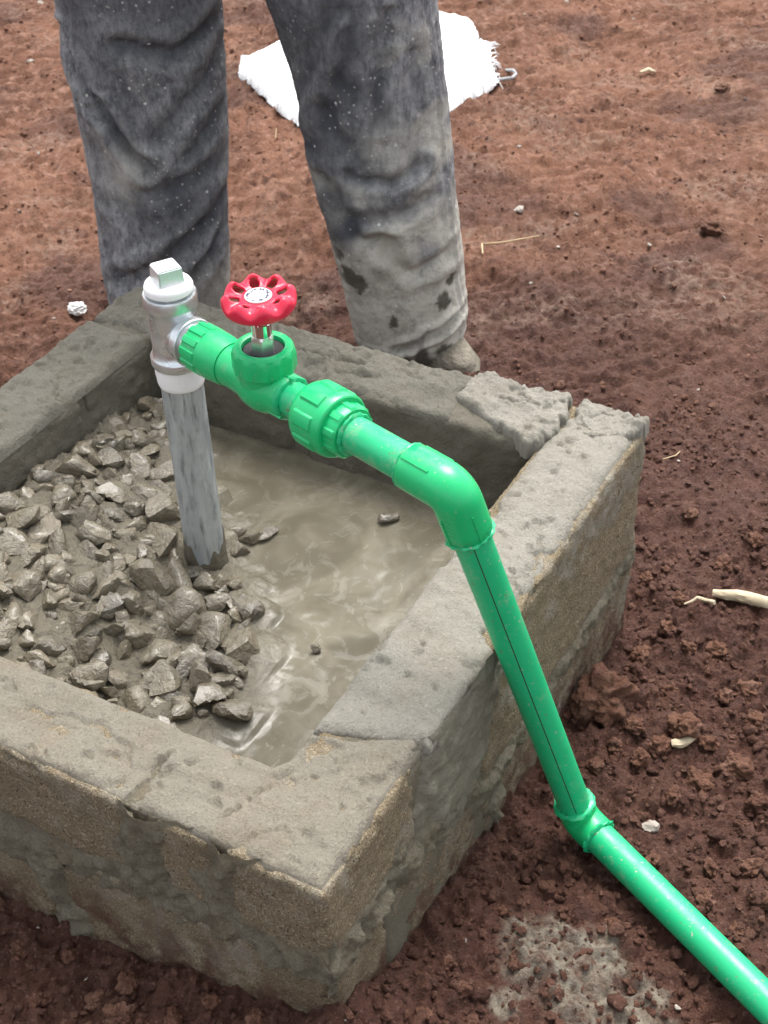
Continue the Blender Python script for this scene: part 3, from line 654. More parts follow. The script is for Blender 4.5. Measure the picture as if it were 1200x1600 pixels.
# mud on the foot of the standpipe
n, rows = 72, 26; th = np.linspace(0, 2 * np.pi, n, endpoint=False); vv = []
for i in range(rows):
    tt = i / (rows - 1); top = .218 + .012 * np.sin(th * 2 + 1.2) + .006 * np.sin(th * 5 + .4) + .004 * np.sin(th * 11)
    zz = .165 + (top - .165) * tt; r = .0218 + .0016 * (1 - tt ** 6) * (1 + .3 * np.sin(th * 4 + tt * 7))
    vv.append(np.column_stack([PB[0] + r * np.cos(th), PB[1] + r * np.sin(th), zz]))
mc = obj('mud_coat', mesh_np('mud_coat', np.concatenate(vv), grid_faces(rows, n, True), M['mud']), st)
lathe('thread_tape', [PB[0], PB[1], 0], UPV, [(.425, .0214), (.426, .0226), (.430, .0236), (.436, .0240), (.440, .0245), (.446, .0243), (.4495, .0248), (.451, .0236)], M['tape'], pipe)
tee = lathe('tee_fitting', [PB[0], PB[1], 0], UPV, [(.4495, .0235), (.4495, .0258), (.4515, .0268), (.4585, .0270), (.4605, .0260), (.463, .0242), (.470, .0236), (.485, .0236), (.505, .0236), (.511, .0240), (.513, .0256), (.516, .0262), (.5255, .0262), (.5275, .0252), (.5275, .0200), (.515, .0196)], M['galv'], pipe, n=80)
DP = E1 - T0; LP = np.linalg.norm(DP); DP = DP / LP
lathe('branch', T0, DP, [(.008, .0205), (.018, .0212), (.0215, .0222), (.0225, .0240), (.0300, .0242), (.0312, .0232), (.0312, .017)], M['galv'], tee, n=72)
plug = lathe('plug', [PB[0], PB[1], 0], UPV, [(.522, .0195), (.5285, .0197), (.5300, .0234), (.5345, .0236), (.5375, .0222), (.5395, .0195), (.5402, .012), (.5402, .0001)], M['tape'], pipe, n=64)
tag(plug, 'white taped screw plug closing the top of the tee')
bm = bmesh.new(); bmesh.ops.create_cube(bm, size=1)
for v_ in bm.verts: k_ = .0118 if v_.co.z > 0 else .0128; v_.co = Vector((v_.co.x * 2 * k_, v_.co.y * 2 * k_, .539 if v_.co.z < 0 else .5555))
bmesh.ops.bevel(bm, geom=bm.edges[:], offset=.0012, segments=2, affect='EDGES'); me = bpy.data.meshes.new('square_head'); bm.to_mesh(me); bm.free(); me.materials.append(M['plug'])
sq = obj('square_head', me, plug); sq.location = (PB[0], PB[1], 0); sq.rotation_euler = (0, 0, rad(28))

def ribs(cnt, duty, h, s0, s1):
    def f(s, r, t):
        x = (t * cnt / (2 * np.pi)) % 1.0; k = min(1, max(0, (duty / 2 - abs(x - .5)) * 14))
        return r + (h * k if s0 <= s <= s1 else 0)
    return f
lathe('threaded_insert', T0, DP, [(.028, .0186), (.0335, .0188), (.0345, .0206), (.0375, .0208), (.0378, .0198)], M['bright'], pipe)
ad = lathe('ribbed_adapter', T0, DP, [(.0368, .016), (.0368, .0212), (.0376, .0222), (.0384, .0225), (.058, .0228), (.0592, .0228), (.0600, .0238), (.0605, .0240), (.072, .0238), (.085, .0222), (.0885, .0216), (.0890, .017)], M['green'], pipe, n=180, mod=ribs(12, .62, .0016, .0383, .0591), sharp=30)
lathe('weld_bead', T0, DP, [(.0870, .0165), (.0872, .0196), (.0882, .0206), (.0893, .0196), (.0895, .0165)], M['green_pipe'], pipe)
# gate valve
VS = .139; VC = T0 + DP * VS
valve = lathe('valve_body', T0, DP, [(.0885, .017), (.0885, .0196), (.0893, .0206), (.106, .0208), (.119, .0218), (.128, .0246), (.139, .0258), (.149, .0246), (.156, .0220), (.160, .0210), (.1710, .0206), (.1722, .0200), (.1724, .0165)], M['green'], pipe, n=96, sharp=35)
tag(valve, 'green plastic gate valve body with twelve-sided bonnet')
def facet(cnt, z0, z1):
    def f(s, r, t):
        if not (z0 <= s <= z1): return r
        a = (t % (2 * np.pi / cnt)) - np.pi / cnt; return r * math.cos(np.pi / cnt) / math.cos(a) * 1.012
    return f
lathe('bonnet', VC, UPV, [(-.004, .0245), (.012, .0250), (.0175, .0258), (.0185, .0278), (.0200, .0290), (.0345, .0290), (.0365, .0284), (.0395, .0272), (.0415, .0255), (.0418, .0225), (.0408, .0196), (.030, .0194), (.028, .0190)], M['green'], valve, n=144, mod=facet(12, .0199, .0366), sharp=25)
lathe('rubber_seal', VC, UPV, [(.0300, .0196), (.0365, .0192), (.0372, .0180), (.0352, .0120), (.0350, .006)], M['black'], valve)
hexm = facet(6, .033, .0515)
lathe('hex_gland', VC, UPV, [(.033, .0108), (.0500, .0108), (.0512, .0104), (.0530, .0092), (.0532, .006)], M['bright'], valve, n=96, mod=hexm, sharp=25, phase=.35)
lathe('chrome_collar', VC, UPV, [(.052, .0060), (.0525, .0090), (.0650, .0090), (.0660, .0082), (.0675, .0082), (.0682, .0088), (.0725, .0088), (.0735, .0078), (.0740, .005), (.090, .0045)], M['chrome'], valve, n=64, sharp=35)
# handwheel: eight raised lobes, a hole under each, a skirt round the rim
NT = 160; th = np.linspace(0, 2 * np.pi, NT, endpoint=False); lob = np.cos(8 * th); l01 = .5 + .5 * lob
RW = .0332; rowsd = [(.0, .0046), (.0, .009), (.0005, .0128), (.0, .0146), (.0005, .0165), (.0012, .0180), (.0024, .0205), (.0034, .0230), (.0040, .0255), (.0040, .0275), (.0030, .0298)]
vv = []
for zz, r in rowsd:
    k = sstep(.0165, .0255, np.array(r)); vv.append(np.column_stack([r * np.cos(th), r * np.sin(th), zz + k * (.0034 * l01 - .0030 * (1 - l01))]))
for zz, f_, k in ((.0008, .965, .9), (-.0018, 1., .55), (-.0050, 1.0, .2), (-.0078, .985, .0), (-.0096, .955, .0), (-.0096, .915, .0)):
    r = RW * f_ * (1 + .016 * lob * (k + .1)); vv.append(np.column_stack([r * np.cos(th), r * np.sin(th), zz + k * (.0034 * l01 - .0030 * (1 - l01))]))
V = np.concatenate(vv); F = grid_faces(len(vv), NT, True); rr = np.hypot(V[:, 0], V[:, 1])[F].mean(1); cz = V[F].mean(1); tt = np.arctan2(cz[:, 1], cz[:, 0])
dl = np.abs(((tt * 8 / (2 * np.pi) + .5) % 1) - .5) / 8 * 2 * np.pi
F = F[:, ::-1]; F = F[~((rr[:] > .0170) & (rr < .0262) & (dl < .235 - .06 * np.abs((rr - .0216) / .0046) ** 2))]
V, F = keep_used(V, F)
hw = obj('handwheel', mesh_np('handwheel', V, F, M['red']), valve); hw.location = VC + UPV * .0905; hw.rotation_euler = (rad(2), rad(-2), rad(12))
tag(hw, 'red scalloped handwheel with eight holes')
so = hw.modifiers.new('thick', 'SOLIDIFY'); so.thickness = .0034; so.offset = -1; hw.modifiers.new('round', 'SUBSURF').render_levels = 1
pl = lathe('name_plate', [0, 0, 0], UPV, [(-.001, .0118), (.0016, .0122), (.0022, .0116), (.0020, .009), (.0024, .006), (.0026, .0001)], M['plate'], valve, n=48)
pl.location = hw.location; pl.rotation_euler = hw.rotation_euler; tag(pl, 'silver printed disc at the handwheel centre')
lathe('wheel_boss', VC, UPV, [(.080, .0075), (.085, .0098), (.0895, .0112)], M['red'], valve)
# run to the elbow
bead = lambda amp, sd_: (lambda s, r, t: r + amp * math.sin(t * 9 + s * 900 + sd_) * math.sin(t * 4 + sd_))
lathe('weld_bead', T0, DP, [(.1708, .0165), (.1713, .0200), (.1728, .0212), (.1748, .0198), (.1755, .0168)], M['green_pipe'], pipe, n=90, mod=bead(.0006, 1))
lathe('pipe_nipple', T0, DP, [(.165, .0166), (.212, .0166)], M['green_pipe'], pipe)
def lugs(s, r, t):
    x = (t * 8 / (2 * np.pi)) % 1.0; k = min(1, max(0, (.30 - abs(x - .5)) * 16)); return r + (.0017 * k if .2085 <= s <= .2310 else 0)
un = lathe('union_nut', T0, DP, [(.1985, .017), (.1985, .0235), (.2000, .0262), (.2030, .0284), (.2080, .0296), (.2086, .0297), (.2190, .0300), (.2309, .0300), (.2320, .0300), (.2385, .0300), (.2405, .0292), (.2415, .0278), (.2418, .0235)], M['green'], pipe, n=200, mod=lugs, sharp=30)
tag(un, 'thick green union nut with raised grip pads')
lathe('union_collar', T0, DP, [(.2405, .0232), (.2420, .0236), (.2535, .0232), (.2552, .0222), (.2554, .0165)], M['green'], pipe, n=120, mod=ribs(9, .5, .0012, .2419, .2536), sharp=30)
lathe('weld_bead', T0, DP, [(.2545, .0165), (.2550, .0190), (.2564, .0200), (.2580, .0188), (.2585, .0165)], M['green_pipe'], pipe, n=90, mod=bead(.0008, 2))
up = lathe('supply_pipe', T0, DP, [(.245, PR), (LP - .035, PR)], M['green_pipe'], pipe)
D2 = E2 - E1; L2 = np.linalg.norm(D2); D2 /= L2; D3 = E3 - E2; L3 = np.linalg.norm(D3); D3 /= L3
def bend(P, da, db, la, lb, rc, k=14):
    ang = math.acos(np.clip(da @ db, -1, 1)); tl = rc * math.tan(ang / 2); a = P - da * tl; nrm = db - da * (da @ db); nrm /= np.linalg.norm(nrm); c = a + nrm * rc
    arc = [c + (-nrm * math.cos(x) + da * math.sin(x)) * rc for x in np.linspace(0, ang, k)]
    A0 = [P - da * la + da * (la - tl) * x for x in np.linspace(0, 1, 9)[:-1]]; B0 = [arc[-1] + db * (lb - tl) * x for x in np.linspace(0, 1, 9)[1:]]
    return np.array(A0 + arc + B0)
def elbow(P, da, db, la, lb, rc, r):
    pth = bend(P, da, db, la, lb, rc); n_ = len(pth); q = np.full(n_, r); q[8:-8] *= 1.0
    q[0] = r * .93; q[-1] = r * .93; pth[1] = pth[0] + da * .0016; pth[-2] = pth[-1] - db * .0016
    return pth, q
pth, q = elbow(E1, DP, D2, .049, .047, .0145, .0208)
el = sweep('elbow', pth, q, M['green'], pipe, n=64); tag(el, 'upper green elbow turning the pipe down over the wall')
lathe('weld_bead', E1, -DP, [(.0480, .0165), (.0485, .0198), (.0500, .0206), (.0515, .0190), (.0518, .0165)], M['green_pipe'], pipe, n=90, mod=bead(.0006, 5))
lathe('weld_bead', E1, D2, [(.0455, .0165), (.0460, .0208), (.0478, .0218), (.0498, .0202), (.0502, .0165)], M['green_pipe'], pipe, n=90, mod=bead(.0013, 7))
lathe('supply_pipe', E1, D2, [(.035, PR), (L2 - .018, PR)], M['green_pipe'], pipe)
_, q1, q2 = frame_of(D2); sv = CAM - (E1 + D2 * L2 * .5); sv -= D2 * (sv @ D2); sv /= np.linalg.norm(sv); sv = sv * .995 + np.cross(D2, sv) * .10; sv /= np.linalg.norm(sv)
sweep('pipe_stripe', [E1 + D2 * s_ + sv * (PR - .0001) for s_ in np.linspace(.05, L2 - .03, 30)], .0005, M['black'], pipe, n=6)
pth, q = elbow(E2, D2, D3, .026, .028, .016, .0193)
el2 = sweep('elbow', pth, q, M['green'], pipe, n=64); tag(el2, 'lower green elbow lying on the soil')
lathe('weld_bead', E2, -D2, [(.0230, .0165), (.0235, .0200), (.0252, .0214), (.0272, .0200), (.0276, .0165)], M['green_pipe'], pipe, n=90, mod=bead(.0009, 3))
lathe('weld_bead', E2, D3, [(.0265, .0165), (.0270, .0194), (.0284, .0205), (.0300, .0190), (.0304, .0165)], M['green_pipe'], pipe, n=90, mod=bead(.0014, 4))
sag = np.array([E2 + D3 * s for s in np.linspace(.015, L3, 40)]); lf = sag.copy()
sweep('supply_pipe', lf, PR, M['green_pipe'], pipe, n=64)
# moulded ridges on elbow and valve sockets
def ridge(P, D, s0, s1, r, ang, w, par):
    D, e1, e2 = frame_of(D); o_ = e1 * math.cos(ang) + e2 * math.sin(ang); t_ = np.cross(D, o_)
    V = np.array([P + D * s + o_ * (r + a) + t_ * b for s in (s0, s1) for a, b in ((-.002, -w), (.0006, -w * .6), (.0006, w * .6), (-.002, w))])
    return obj('moulding_ridge', mesh_np('moulding_ridge', V, np.array([[0, 1, 5, 4], [1, 2, 6, 5], [2, 3, 7, 6], [0, 3, 2, 1], [4, 5, 6, 7]]), M['green'], smooth=False), par)
for a in (.6, 2.2): ridge(E1, -DP, .016, .047, .0212, a, .0012, el); 
for a in (-.9, .5, 2.0): ridge(E1, D2, .018, .045, .0212, a, .0012, el)
for a in (-.6, 1.6): ridge(VC, DP, .018, .038, .0210, a, .0012, valve); ridge(VC, -DP, .020, .045, .0210, a, .0012, valve)

_b = Vector((PB[0], PB[1], .06)); pipe.location = _b
for c_ in pipe.children: c_.location -= _b
# ------------------------------------------------------------------ the man
LL = [(-40, 78, 342), (0, 90, 345), (50, 98, 348), (100, 108, 352), (150, 118, 354), (200, 127, 356), (250, 137, 356), (300, 146, 354), (350, 151, 354), (400, 158, 356), (440, 165, 357), (480, 170, 356), (512, 176, 352)]
RL = [(-40, 402, 679), (0, 415, 682), (50, 437, 686), (100, 455, 690), (150, 466, 697), (200, 474, 702), (250, 482, 706), (300, 497, 711), (350, 513, 718), (400, 525, 724), (450, 539, 729), (490, 547, 734), (520, 556, 728), (548, 572, 705)]
CRL = [([(100, 30), (122, 70), (160, 130), (215, 195), (248, 228)], 11, .013), ([(200, 30), (280, 52), (345, 22)], 16, .009), ([(190, 408), (240, 385), (300, 345), (352, 300)], 15, .010),
       ([(255, 175), (300, 132), (345, 60)], 16, .006), ([(285, 430), (330, 372), (356, 330)], 13, .009), ([(150, 200), (200, 260), (230, 330)], 22, .005), ([(165, 330), (200, 420)], 16, .006), ([(300, 210), (345, 160)], 14, .006), ([(240, 260), (350, 235)], 18, .005)]
CRR = [([(530, 0), (505, 90), (472, 190)], 14, -.009), ([(602, -10), (592, 80), (588, 150)], 13, .006), ([(545, 236), (600, 246), (650, 224)], 11, .0065), ([(560, 300), (615, 302), (668, 280)], 13, .006), ([(590, 330), (640, 388), (700, 372)], 13, .006),
       ([(505, 140), (560, 215), (600, 238)], 16, .004), ([(618, 506), (660, 486), (728, 470)], 7, .012), ([(560, 440), (620, 425), (715, 415)], 16, .002), ([(500, 250), (560, 330), (600, 345)], 16, .007), ([(640, 60), (660, 150), (640, 220)], 18, .006), ([(530, 420), (600, 400), (640, 398)], 18, .002)]
def leg_mesh(rows, creases, y0, slope, zh_top, xtop, seed, flat=.86, wets=(), dust_and_light=None, seam=1.1):
    rows = np.array(rows, float); ys = rows[:, 0]; NR, NA = 190, 150
    yy = np.linspace(ys[0], ys[-1], NR); lx = np.interp(yy, ys, rows[:, 1]); rx = np.interp(yy, ys, rows[:, 2])
    kern = np.ones(13) / 13; sm_ = lambda a: np.convolve(np.pad(a, 6, mode='edge'), kern, 'valid'); lx, rx = sm_(lx), sm_(rx)
    th = np.linspace(0, 2 * np.pi, NA, endpoint=False)             # 0 faces the camera side (-y)
    V = np.zeros((NR, NA, 3)); UVp = np.zeros((NR, NA, 2)); nr = np.stack([np.sin(th), -np.cos(th), 0 * th], -1)
    for i in range(NR):
        d = ray((lx[i] + rx[i]) / 2, yy[i]); t_ = (y0 + slope * 0 - CAM[1]) / d[1]; c = CAM + d * t_
        c = CAM + d * ((y0 + slope * c[2] - CAM[1]) / d[1]); a = (rx[i] - lx[i]) / 2 / ppm(c); b = a * flat
        V[i] = c + np.stack([a * np.sin(th), -b * np.cos(th), 0 * th], -1)
        UVp[i, :, 0] = (lx[i] + rx[i]) / 2 + (rx[i] - lx[i]) / 2 * np.sin(th); UVp[i, :, 1] = yy[i]
    q = UVp.reshape(-1, 2); front = np.clip(np.cos(th) * 1.7 + .05, 0, 1)[None, :].repeat(NR, 0).ravel(); dis = np.zeros(len(q))
    jq = q + 9 * np.column_stack([fbm(q * .02, 2, seed + 1), fbm(q * .02, 2, seed + 2)])
    for pts, w, dep in creases:
        d = line_d(jq, pts); w = w * .78; dis -= 1.12 * dep * (np.exp(-(d / w) ** 2) - .42 * np.exp(-((d - 2.1 * w) / (1.1 * w)) ** 2)) * front
    Pw = V.reshape(-1, 3); dis += .0045 * fbm(Pw * np.array([8, 8, 3]), 2, seed + 5) + .0013 * fbm(Pw * np.array([30, 30, 9]), 3, seed + 7) + .0011 * fbm(Pw * 80, 3, seed + 9)
    dis += .0008 * (1 - 2.4 * np.abs(fbm(np.column_stack([Pw[:, 0] * 16 + Pw[:, 2] * 9, Pw[:, 1] * 12, Pw[:, 2] * 15 - Pw[:, 0] * 10]), 2, seed + 12)))
    # turned-up hem and the outer side seam
    hemr = np.repeat(np.arange(NR), NA) > NR - 14; dis += .0022 * hemr
    sm2 = np.abs(((np.tile(th, NR) - seam + np.pi) % (2 * np.pi)) - np.pi); dis += .0022 * np.exp(-(sm2 / .035) ** 2) - .0022 * np.exp(-((sm2 - .09) / .03) ** 2)
    N_ = np.tile(nr, (NR, 1)); Pw = Pw + N_ * dis[:, None]
    dst_lit, mud = dust_and_light(q, seed); dst_lit = np.clip(dst_lit + np.clip(dis, -.006, .006) * 45, 0, 1)  # paler on raised folds, darker in the creases
    wet = np.zeros(len(q))
    for x, y, r in wets: wet = np.maximum(wet, sstep(r * 1.15, r * .8, np.hypot((q[:, 0] - x), (q[:, 1] - y) * .8) + r * .55 * fbm(q / r * 1.1 + x, 2, seed + 15)) * front)
    att = np.column_stack([dst_lit, mud, wet]); rowsV = [Pw.reshape(NR, NA, 3)]; atts = [att.reshape(NR, NA, 3)]
    # turn the hem in, carry the leg on up to the crotch
    hem = rowsV[0][-1]; hc = hem.mean(0); ins = np.stack([hc + (hem - hc) * .965 + [0, 0, .002], hc + (hem - hc) * .95 + [0, 0, .03], hc + (hem - hc) * .94 + [0, 0, .08]])
    top = rowsV[0][0]; tc = top.mean(0); NU = 14; upr = []
    for k in range(NU, 0, -1):
        f_ = k / NU; c = tc + (np.array([xtop, tc[1], zh_top]) - tc) * f_; upr.append(c + (top - tc) * (1 + .16 * f_) * np.array([1, 1, 1 - f_]))
    G = np.concatenate([np.array(upr), rowsV[0], ins]); Aa = np.concatenate([np.repeat(atts[0][:1], NU, 0), atts[0], np.repeat(atts[0][-1:], 3, 0)])
    return G.reshape(-1, 3), grid_faces(len(G), NA, True)[:, ::-1], Aa.reshape(-1, 3)
def dust_and_light_l(q, sd_):
    d = .42 + .30 * fbm(q * .012, 2, sd_) + .75 * sstep(28, -22, q[:, 0] - (95 + .42 * q[:, 1])) + .30 * np.exp(-(((q[:, 0] - 250) / 60) ** 2 + ((q[:, 1] - 130) / 60) ** 2)) + .4 * np.exp(-(((q[:, 0] - 195) / 45) ** 2 + ((q[:, 1] - 235) / 45) ** 2))  # left strip painted paler for open sky light, the rest dusting
    mu = .55 * np.exp(-(((q[:, 0] - 205) / 38) ** 2 + ((q[:, 1] - 235) / 40) ** 2)) + .55 * sstep(370, 430, q[:, 1]) * sstep(230, 330, q[:, 0])
    return np.clip(d, 0, 1), np.clip(mu, 0, 1)
def dust_and_light_r(q, sd_):
    n_ = fbm(q * .014, 3, sd_)
    d = .28 + .35 * n_ + .75 * sstep(530, 640, q[:, 0]); mu = sstep(220, 400, q[:, 1] + 110 * n_) * 1.1 + .5 * sstep(.1, .5, n_) * sstep(560, 620, q[:, 0]) + .55 * np.exp(-(((q[:, 0] - 615) / 40) ** 2 + ((q[:, 1] - 195) / 40) ** 2))  # right side painted paler, as open sky lights it
    return np.clip(d, 0, 1), np.clip(mu, 0, 1)
VL, FL, AL = leg_mesh(LL, CRL, 1.30, .03, .80, -.19, 500, dust_and_light=dust_and_light_l, seam=-.95)
VR, FR, AR = leg_mesh(RL, CRR, 1.225, .06, .80, .01, 540, dust_and_light=dust_and_light_r, wets=[(548, 403, 16), (562, 408, 12), (528, 374, 10), (690, 440, 11), (704, 413, 7), (612, 462, 8), (655, 540, 26), (690, 520, 14)])
hx, hy = -.09, 1.29
NA = 150; th = np.linspace(0, 2 * np.pi, NA, endpoint=False); hip = []
for z_, a, b in ((.755, .17, .10), (.80, .195, .125), (.88, .20, .135), (.96, .185, .125), (1.03, .17, .115), (1.06, .165, .11)):
    hip.append(np.column_stack([hx + a * np.sin(th), hy - b * np.cos(th), np.full(NA, z_)]))
VH = np.concatenate(hip)[::-1]; FH = grid_faces(6, NA, True); AH = np.tile([.5, .1, 0], (len(VH), 1))
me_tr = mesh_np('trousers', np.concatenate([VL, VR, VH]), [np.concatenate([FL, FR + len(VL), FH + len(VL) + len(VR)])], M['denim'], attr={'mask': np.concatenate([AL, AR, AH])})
# body: one skinned figure, mostly inside the clothes
def skin(name, pts, edges, rads, mat, parent=None, sub=2):
    me = bpy.data.meshes.new(name); me.from_pydata([tuple(p) for p in pts], edges, []); me.update(); o = obj(name, me, parent)
    o.modifiers.new('skin', 'SKIN'); lay = me.skin_vertices[0].data
    for i, r in enumerate(rads): lay[i].radius = (r, r)
    lay[0].use_root = True
    s_ = o.modifiers.new('sub', 'SUBSURF'); s_.levels = s_.render_levels = sub; me.materials.append(mat)
    return o
fl = np.array([-.262, 1.31, .03]); fr = np.array([.105, 1.215, .03])
knl = at_y(225, 150, 1.30); knr = at_y(585, 150, 1.24)
pts = [(hx, hy, .95), (hx, hy, 1.15), (hx, hy, 1.36), (hx, hy - .01, 1.50), (hx, hy - .03, 1.58), (hx, hy - .04, 1.70),           # 0-5 pelvis..head
       (hx - .1, hy, .90), (knl[0], 1.31, .46), (fl[0], fl[1] + .01, .09), (hx + .1, hy, .90), (knr[0], 1.25, .46), (fr[0], fr[1] + .01, .09),
       (hx - .19, hy, 1.40), (hx - .25, hy - .02, 1.14), (hx - .22, hy - .14, .96), (hx + .19, hy, 1.40), (hx + .25, hy - .02, 1.14), (hx + .22, hy - .14, .96), (hx, hy - .05, 1.76)]
edges = [(0, 1), (1, 2), (2, 3), (3, 4), (4, 5), (5, 18), (0, 6), (6, 7), (7, 8), (0, 9), (9, 10), (10, 11), (2, 12), (12, 13), (13, 14), (2, 15), (15, 16), (16, 17)]
rd = [.12, .12, .13, .055, .06, .085, .075, .055, .04, .075, .055, .04, .055, .042, .032, .055, .042, .032, .055]
person = skin('person', pts, edges, rd, M['skin'])
tag(person, 'person in worn mud-stained dark trousers standing behind the block chamber', 'person')
obj('trousers', me_tr, person)
def shell(name, rows, mat):
    vv = [np.column_stack([cx + a * np.sin(th), cy - b * np.cos(th), np.full(NA, z_)]) for z_, cx, cy, a, b in rows]
    return mesh_np(name, np.concatenate(vv), grid_faces(len(rows), NA, True), mat)
sh_me = shell('shirt', [(.98, hx, hy, .198, .14), (1.1, hx, hy, .185, .135), (1.25, hx, hy, .20, .14), (1.38, hx, hy, .205, .13), (1.45, hx, hy, .15, .10), (1.49, hx, hy - .01, .08, .075)], M['shirt']); obj('shirt', sh_me, person)
for s_ in (-1, 1):
    sweep('sleeve', [(hx + s_ * .17, hy, 1.42), (hx + s_ * .21, hy, 1.34), (hx + s_ * .245, hy - .01, 1.2), (hx + s_ * .25, hy - .03, 1.12)], [.07, .066, .058, .056], M['shirt'], person, n=32)
V0, F0 = ico(3); hv = V0 * np.array([.088, .1, .075]); hv = hv[:, :] + np.array([hx, hy - .03, 1.755]); obj('hair', mesh_np('hair', hv, F0, M['hair']), person)
def boot(c, ang, L=.29):
    """rubber boot: foot lofted along its length plus sole"""
    secs = [(-.10, .030, .066), (-.085, .036, .10), (-.04, .038, .115), (.02, .040, .095), (.07, .045, .070), (.12, .046, .058), (.16, .038, .048), (.185, .020, .036)]
    n_ = 28; vv = []; tt = np.linspace(0, 2 * np.pi, n_, endpoint=False)
    for s_, w, h in secs:
        x = w * np.sign(np.cos(tt)) * np.abs(np.cos(tt)) ** .75; z_ = np.where(np.sin(tt) > 0, h * np.sin(tt), .012 * np.sin(tt)) ; vv.append(np.column_stack([x, np.full(n_, -s_), z_ + .012]))
    V = np.concatenate(vv + [[[0, .104, .03]], [[0, -.190, .02]]]); k = len(V); j = np.arange(n_); j2 = (j + 1) % n_; o_ = (len(secs) - 1) * n_
    me = mesh_np('boot', V, [grid_faces(len(secs), n_, True), np.column_stack([np.full(n_, k - 2), j2, j]), np.column_stack([np.full(n_, k - 1), o_ + j, o_ + j2])], M['shoe'])
    o = obj('boot', me, person); o.location = c; o.rotation_euler = (0, 0, ang); o.scale = (.92, 1.05, .66); o.modifiers.new('sub', 'SUBSURF').render_levels = 2
    sv_ = []
    for z_, k_ in ((0, 1.05), (.016, 1.10), (.020, 1.02)):
        out = [(w * k_ * sg, -s_ * 1.03) for sg, ss in ((1, secs), (-1, secs[::-1])) for s_, w, h in ss]; sv_.append([(a_, b_, z_) for a_, b_ in out])
    m_ = len(sv_[0]); V = np.concatenate([np.array(sv_).reshape(-1, 3), [[0, -.03, .020]]]); j = np.arange(m_)
    so_ = obj('sole', mesh_np('sole', V, [grid_faces(3, m_, True), np.column_stack([np.full(m_, 3 * m_), 2 * m_ + j, 2 * m_ + (j + 1) % m_])], M['mud'], sharp=40), o); return o
pt = on_ground(690, 566); boot((pt[0] - .055, pt[1] + .13, gz(pt[0], pt[1] + .05) - .006), rad(28))
boot((fl[0], fl[1], gz(fl[0], fl[1]) - .002), rad(-14))

# ------------------------------------------------------------------ white sack
sx = [(372, 116), (378, 96), (410, 90), (455, 80), (520, 60), (600, 40), (684, 32), (712, 44), (742, 46), (748, 62), (722, 66), (742, 76), (765, 70), (766, 92), (770, 104), (778, 116), (762, 134), (700, 178), (640, 205), (560, 215), (476, 196), (440, 172), (402, 142)]
SP = np.array([at(x, y, .012)[:2] for x, y in sx]); lo = SP.min(0) - .02; hi = SP.max(0) + .02; nu, nv = 170, 190
U_, V_ = np.meshgrid(np.linspace(lo[0], hi[0], nu), np.linspace(lo[1], hi[1], nv), indexing='ij'); Q = np.column_stack([U_.ravel(), V_.ravel()])
sd = poly_sd(Q, SP) + .006 * fbm(Q * 30, 3, 601) ; base = ground_z(Q[:, 0], Q[:, 1], False)
zz = base + .013 + .036 * np.sqrt(np.clip(sd / .12, 0, 1)) + .020 * (1 - 2 * np.abs(fbm(Q * np.array([5, 8]), 3, 603))) * sstep(.0, .06, sd) + .004 * fbm(Q * 40, 3, 605)
zz = np.where(sd < .004, base + .006, zz); F = grid_faces(nu, nv); F = F[(sd > 0)[F].any(1)]; V, F = keep_used(np.column_stack([snap_edge(Q, sd, nu, nv), zz]), F)
sack = obj('white_sack', mesh_np('white_sack', V, F, M['sack'])); tag(sack, 'empty white woven sack lying flat on the soil behind the legs', 'sack')
sack.modifiers.new('thick', 'SOLIDIFY').thickness = .003
for k in range(26):
    y = 70 + 66 * random.random(); p = on_ground(766 + (y - 70) * .14, y); q = on_ground(766 + (y - 70) * .14 + random.uniform(2, 15), y + random.uniform(-11, 9))
    sweep('frayed_thread', [p + [-.01, 0, .014], (p + q) / 2 + [0, 0, .016], q + [0, 0, .008]], [.0011, .0009, .0004], M['sack'], sack, n=6)
lp = [on_ground(x, y) + [0, 0, .012] for x, y in ((756, 132), (772, 124), (788, 118), (802, 118), (806, 124), (800, 130), (784, 132), (768, 133), (758, 136))]
cp = []
for k in range(len(lp) - 1): cp += [lp[k] + (lp[k + 1] - lp[k]) * f_ for f_ in (0, .25, .5, .75)]
sweep('drawstring', np.array(cp), .0035, M['cord'], sack, n=10)

# ------------------------------------------------------------------ small things on the soil
def clod_mesh(seed):
    V0, F0 = ico(5); P = V0 * (1 + .55 * fbm(V0 * 1.2 + seed, 2, seed) + .16 * fbm(V0 * 3.4 + seed, 3, seed + 2) + .05 * fbm(V0 * 14, 3, seed + 4))[:, None]
    return mesh_np('soil_clod', P / np.abs(P).max(0), F0, M['soil'])
CM = [clod_mesh(700 + 11 * k) for k in range(9)]
for me in CM:
    a_ = me.attributes.new('mask', 'FLOAT_COLOR', 'POINT'); a_.data.foreach_set('color', np.tile([.38, 0, 0, 1], len(me.vertices)).astype(np.float32))
def clod(px, py, wpx, hpx, k, label, group=None):
    P = on_ground(px, py + hpx * .25); s = .5 * wpx / ppm(P); o = obj('soil_clod', CM[k % 9]); sz = min(.5 * hpx / ppm(P) * 1.05, s * .9)
    o.scale = (s, min(s * .85, sz * 1.4), sz); o.location = (P[0], P[1], P[2] + sz * (.45 if wpx > 60 else random.uniform(.0, .4))); o.rotation_euler = (random.uniform(-.4, .4), random.uniform(-.4, .4), random.uniform(-.4, .4) + (k * 1.3 % 6.28 if wpx < 60 else 0))
    tag(o, label, 'soil clod', group)
clod(942, 1082, 118, 92, 0, 'largest red soil clod beside the right wall of the chamber')
clod(1068, 1132, 66, 52, 1, 'rounded red soil clod right of the largest one')
clod(1108, 1148, 40, 58, 2, 'upright narrow red clod above the pale wood chip')
clod(905, 1105, 70, 44, 3, 'low red clod tucked between chamber wall and largest clod')
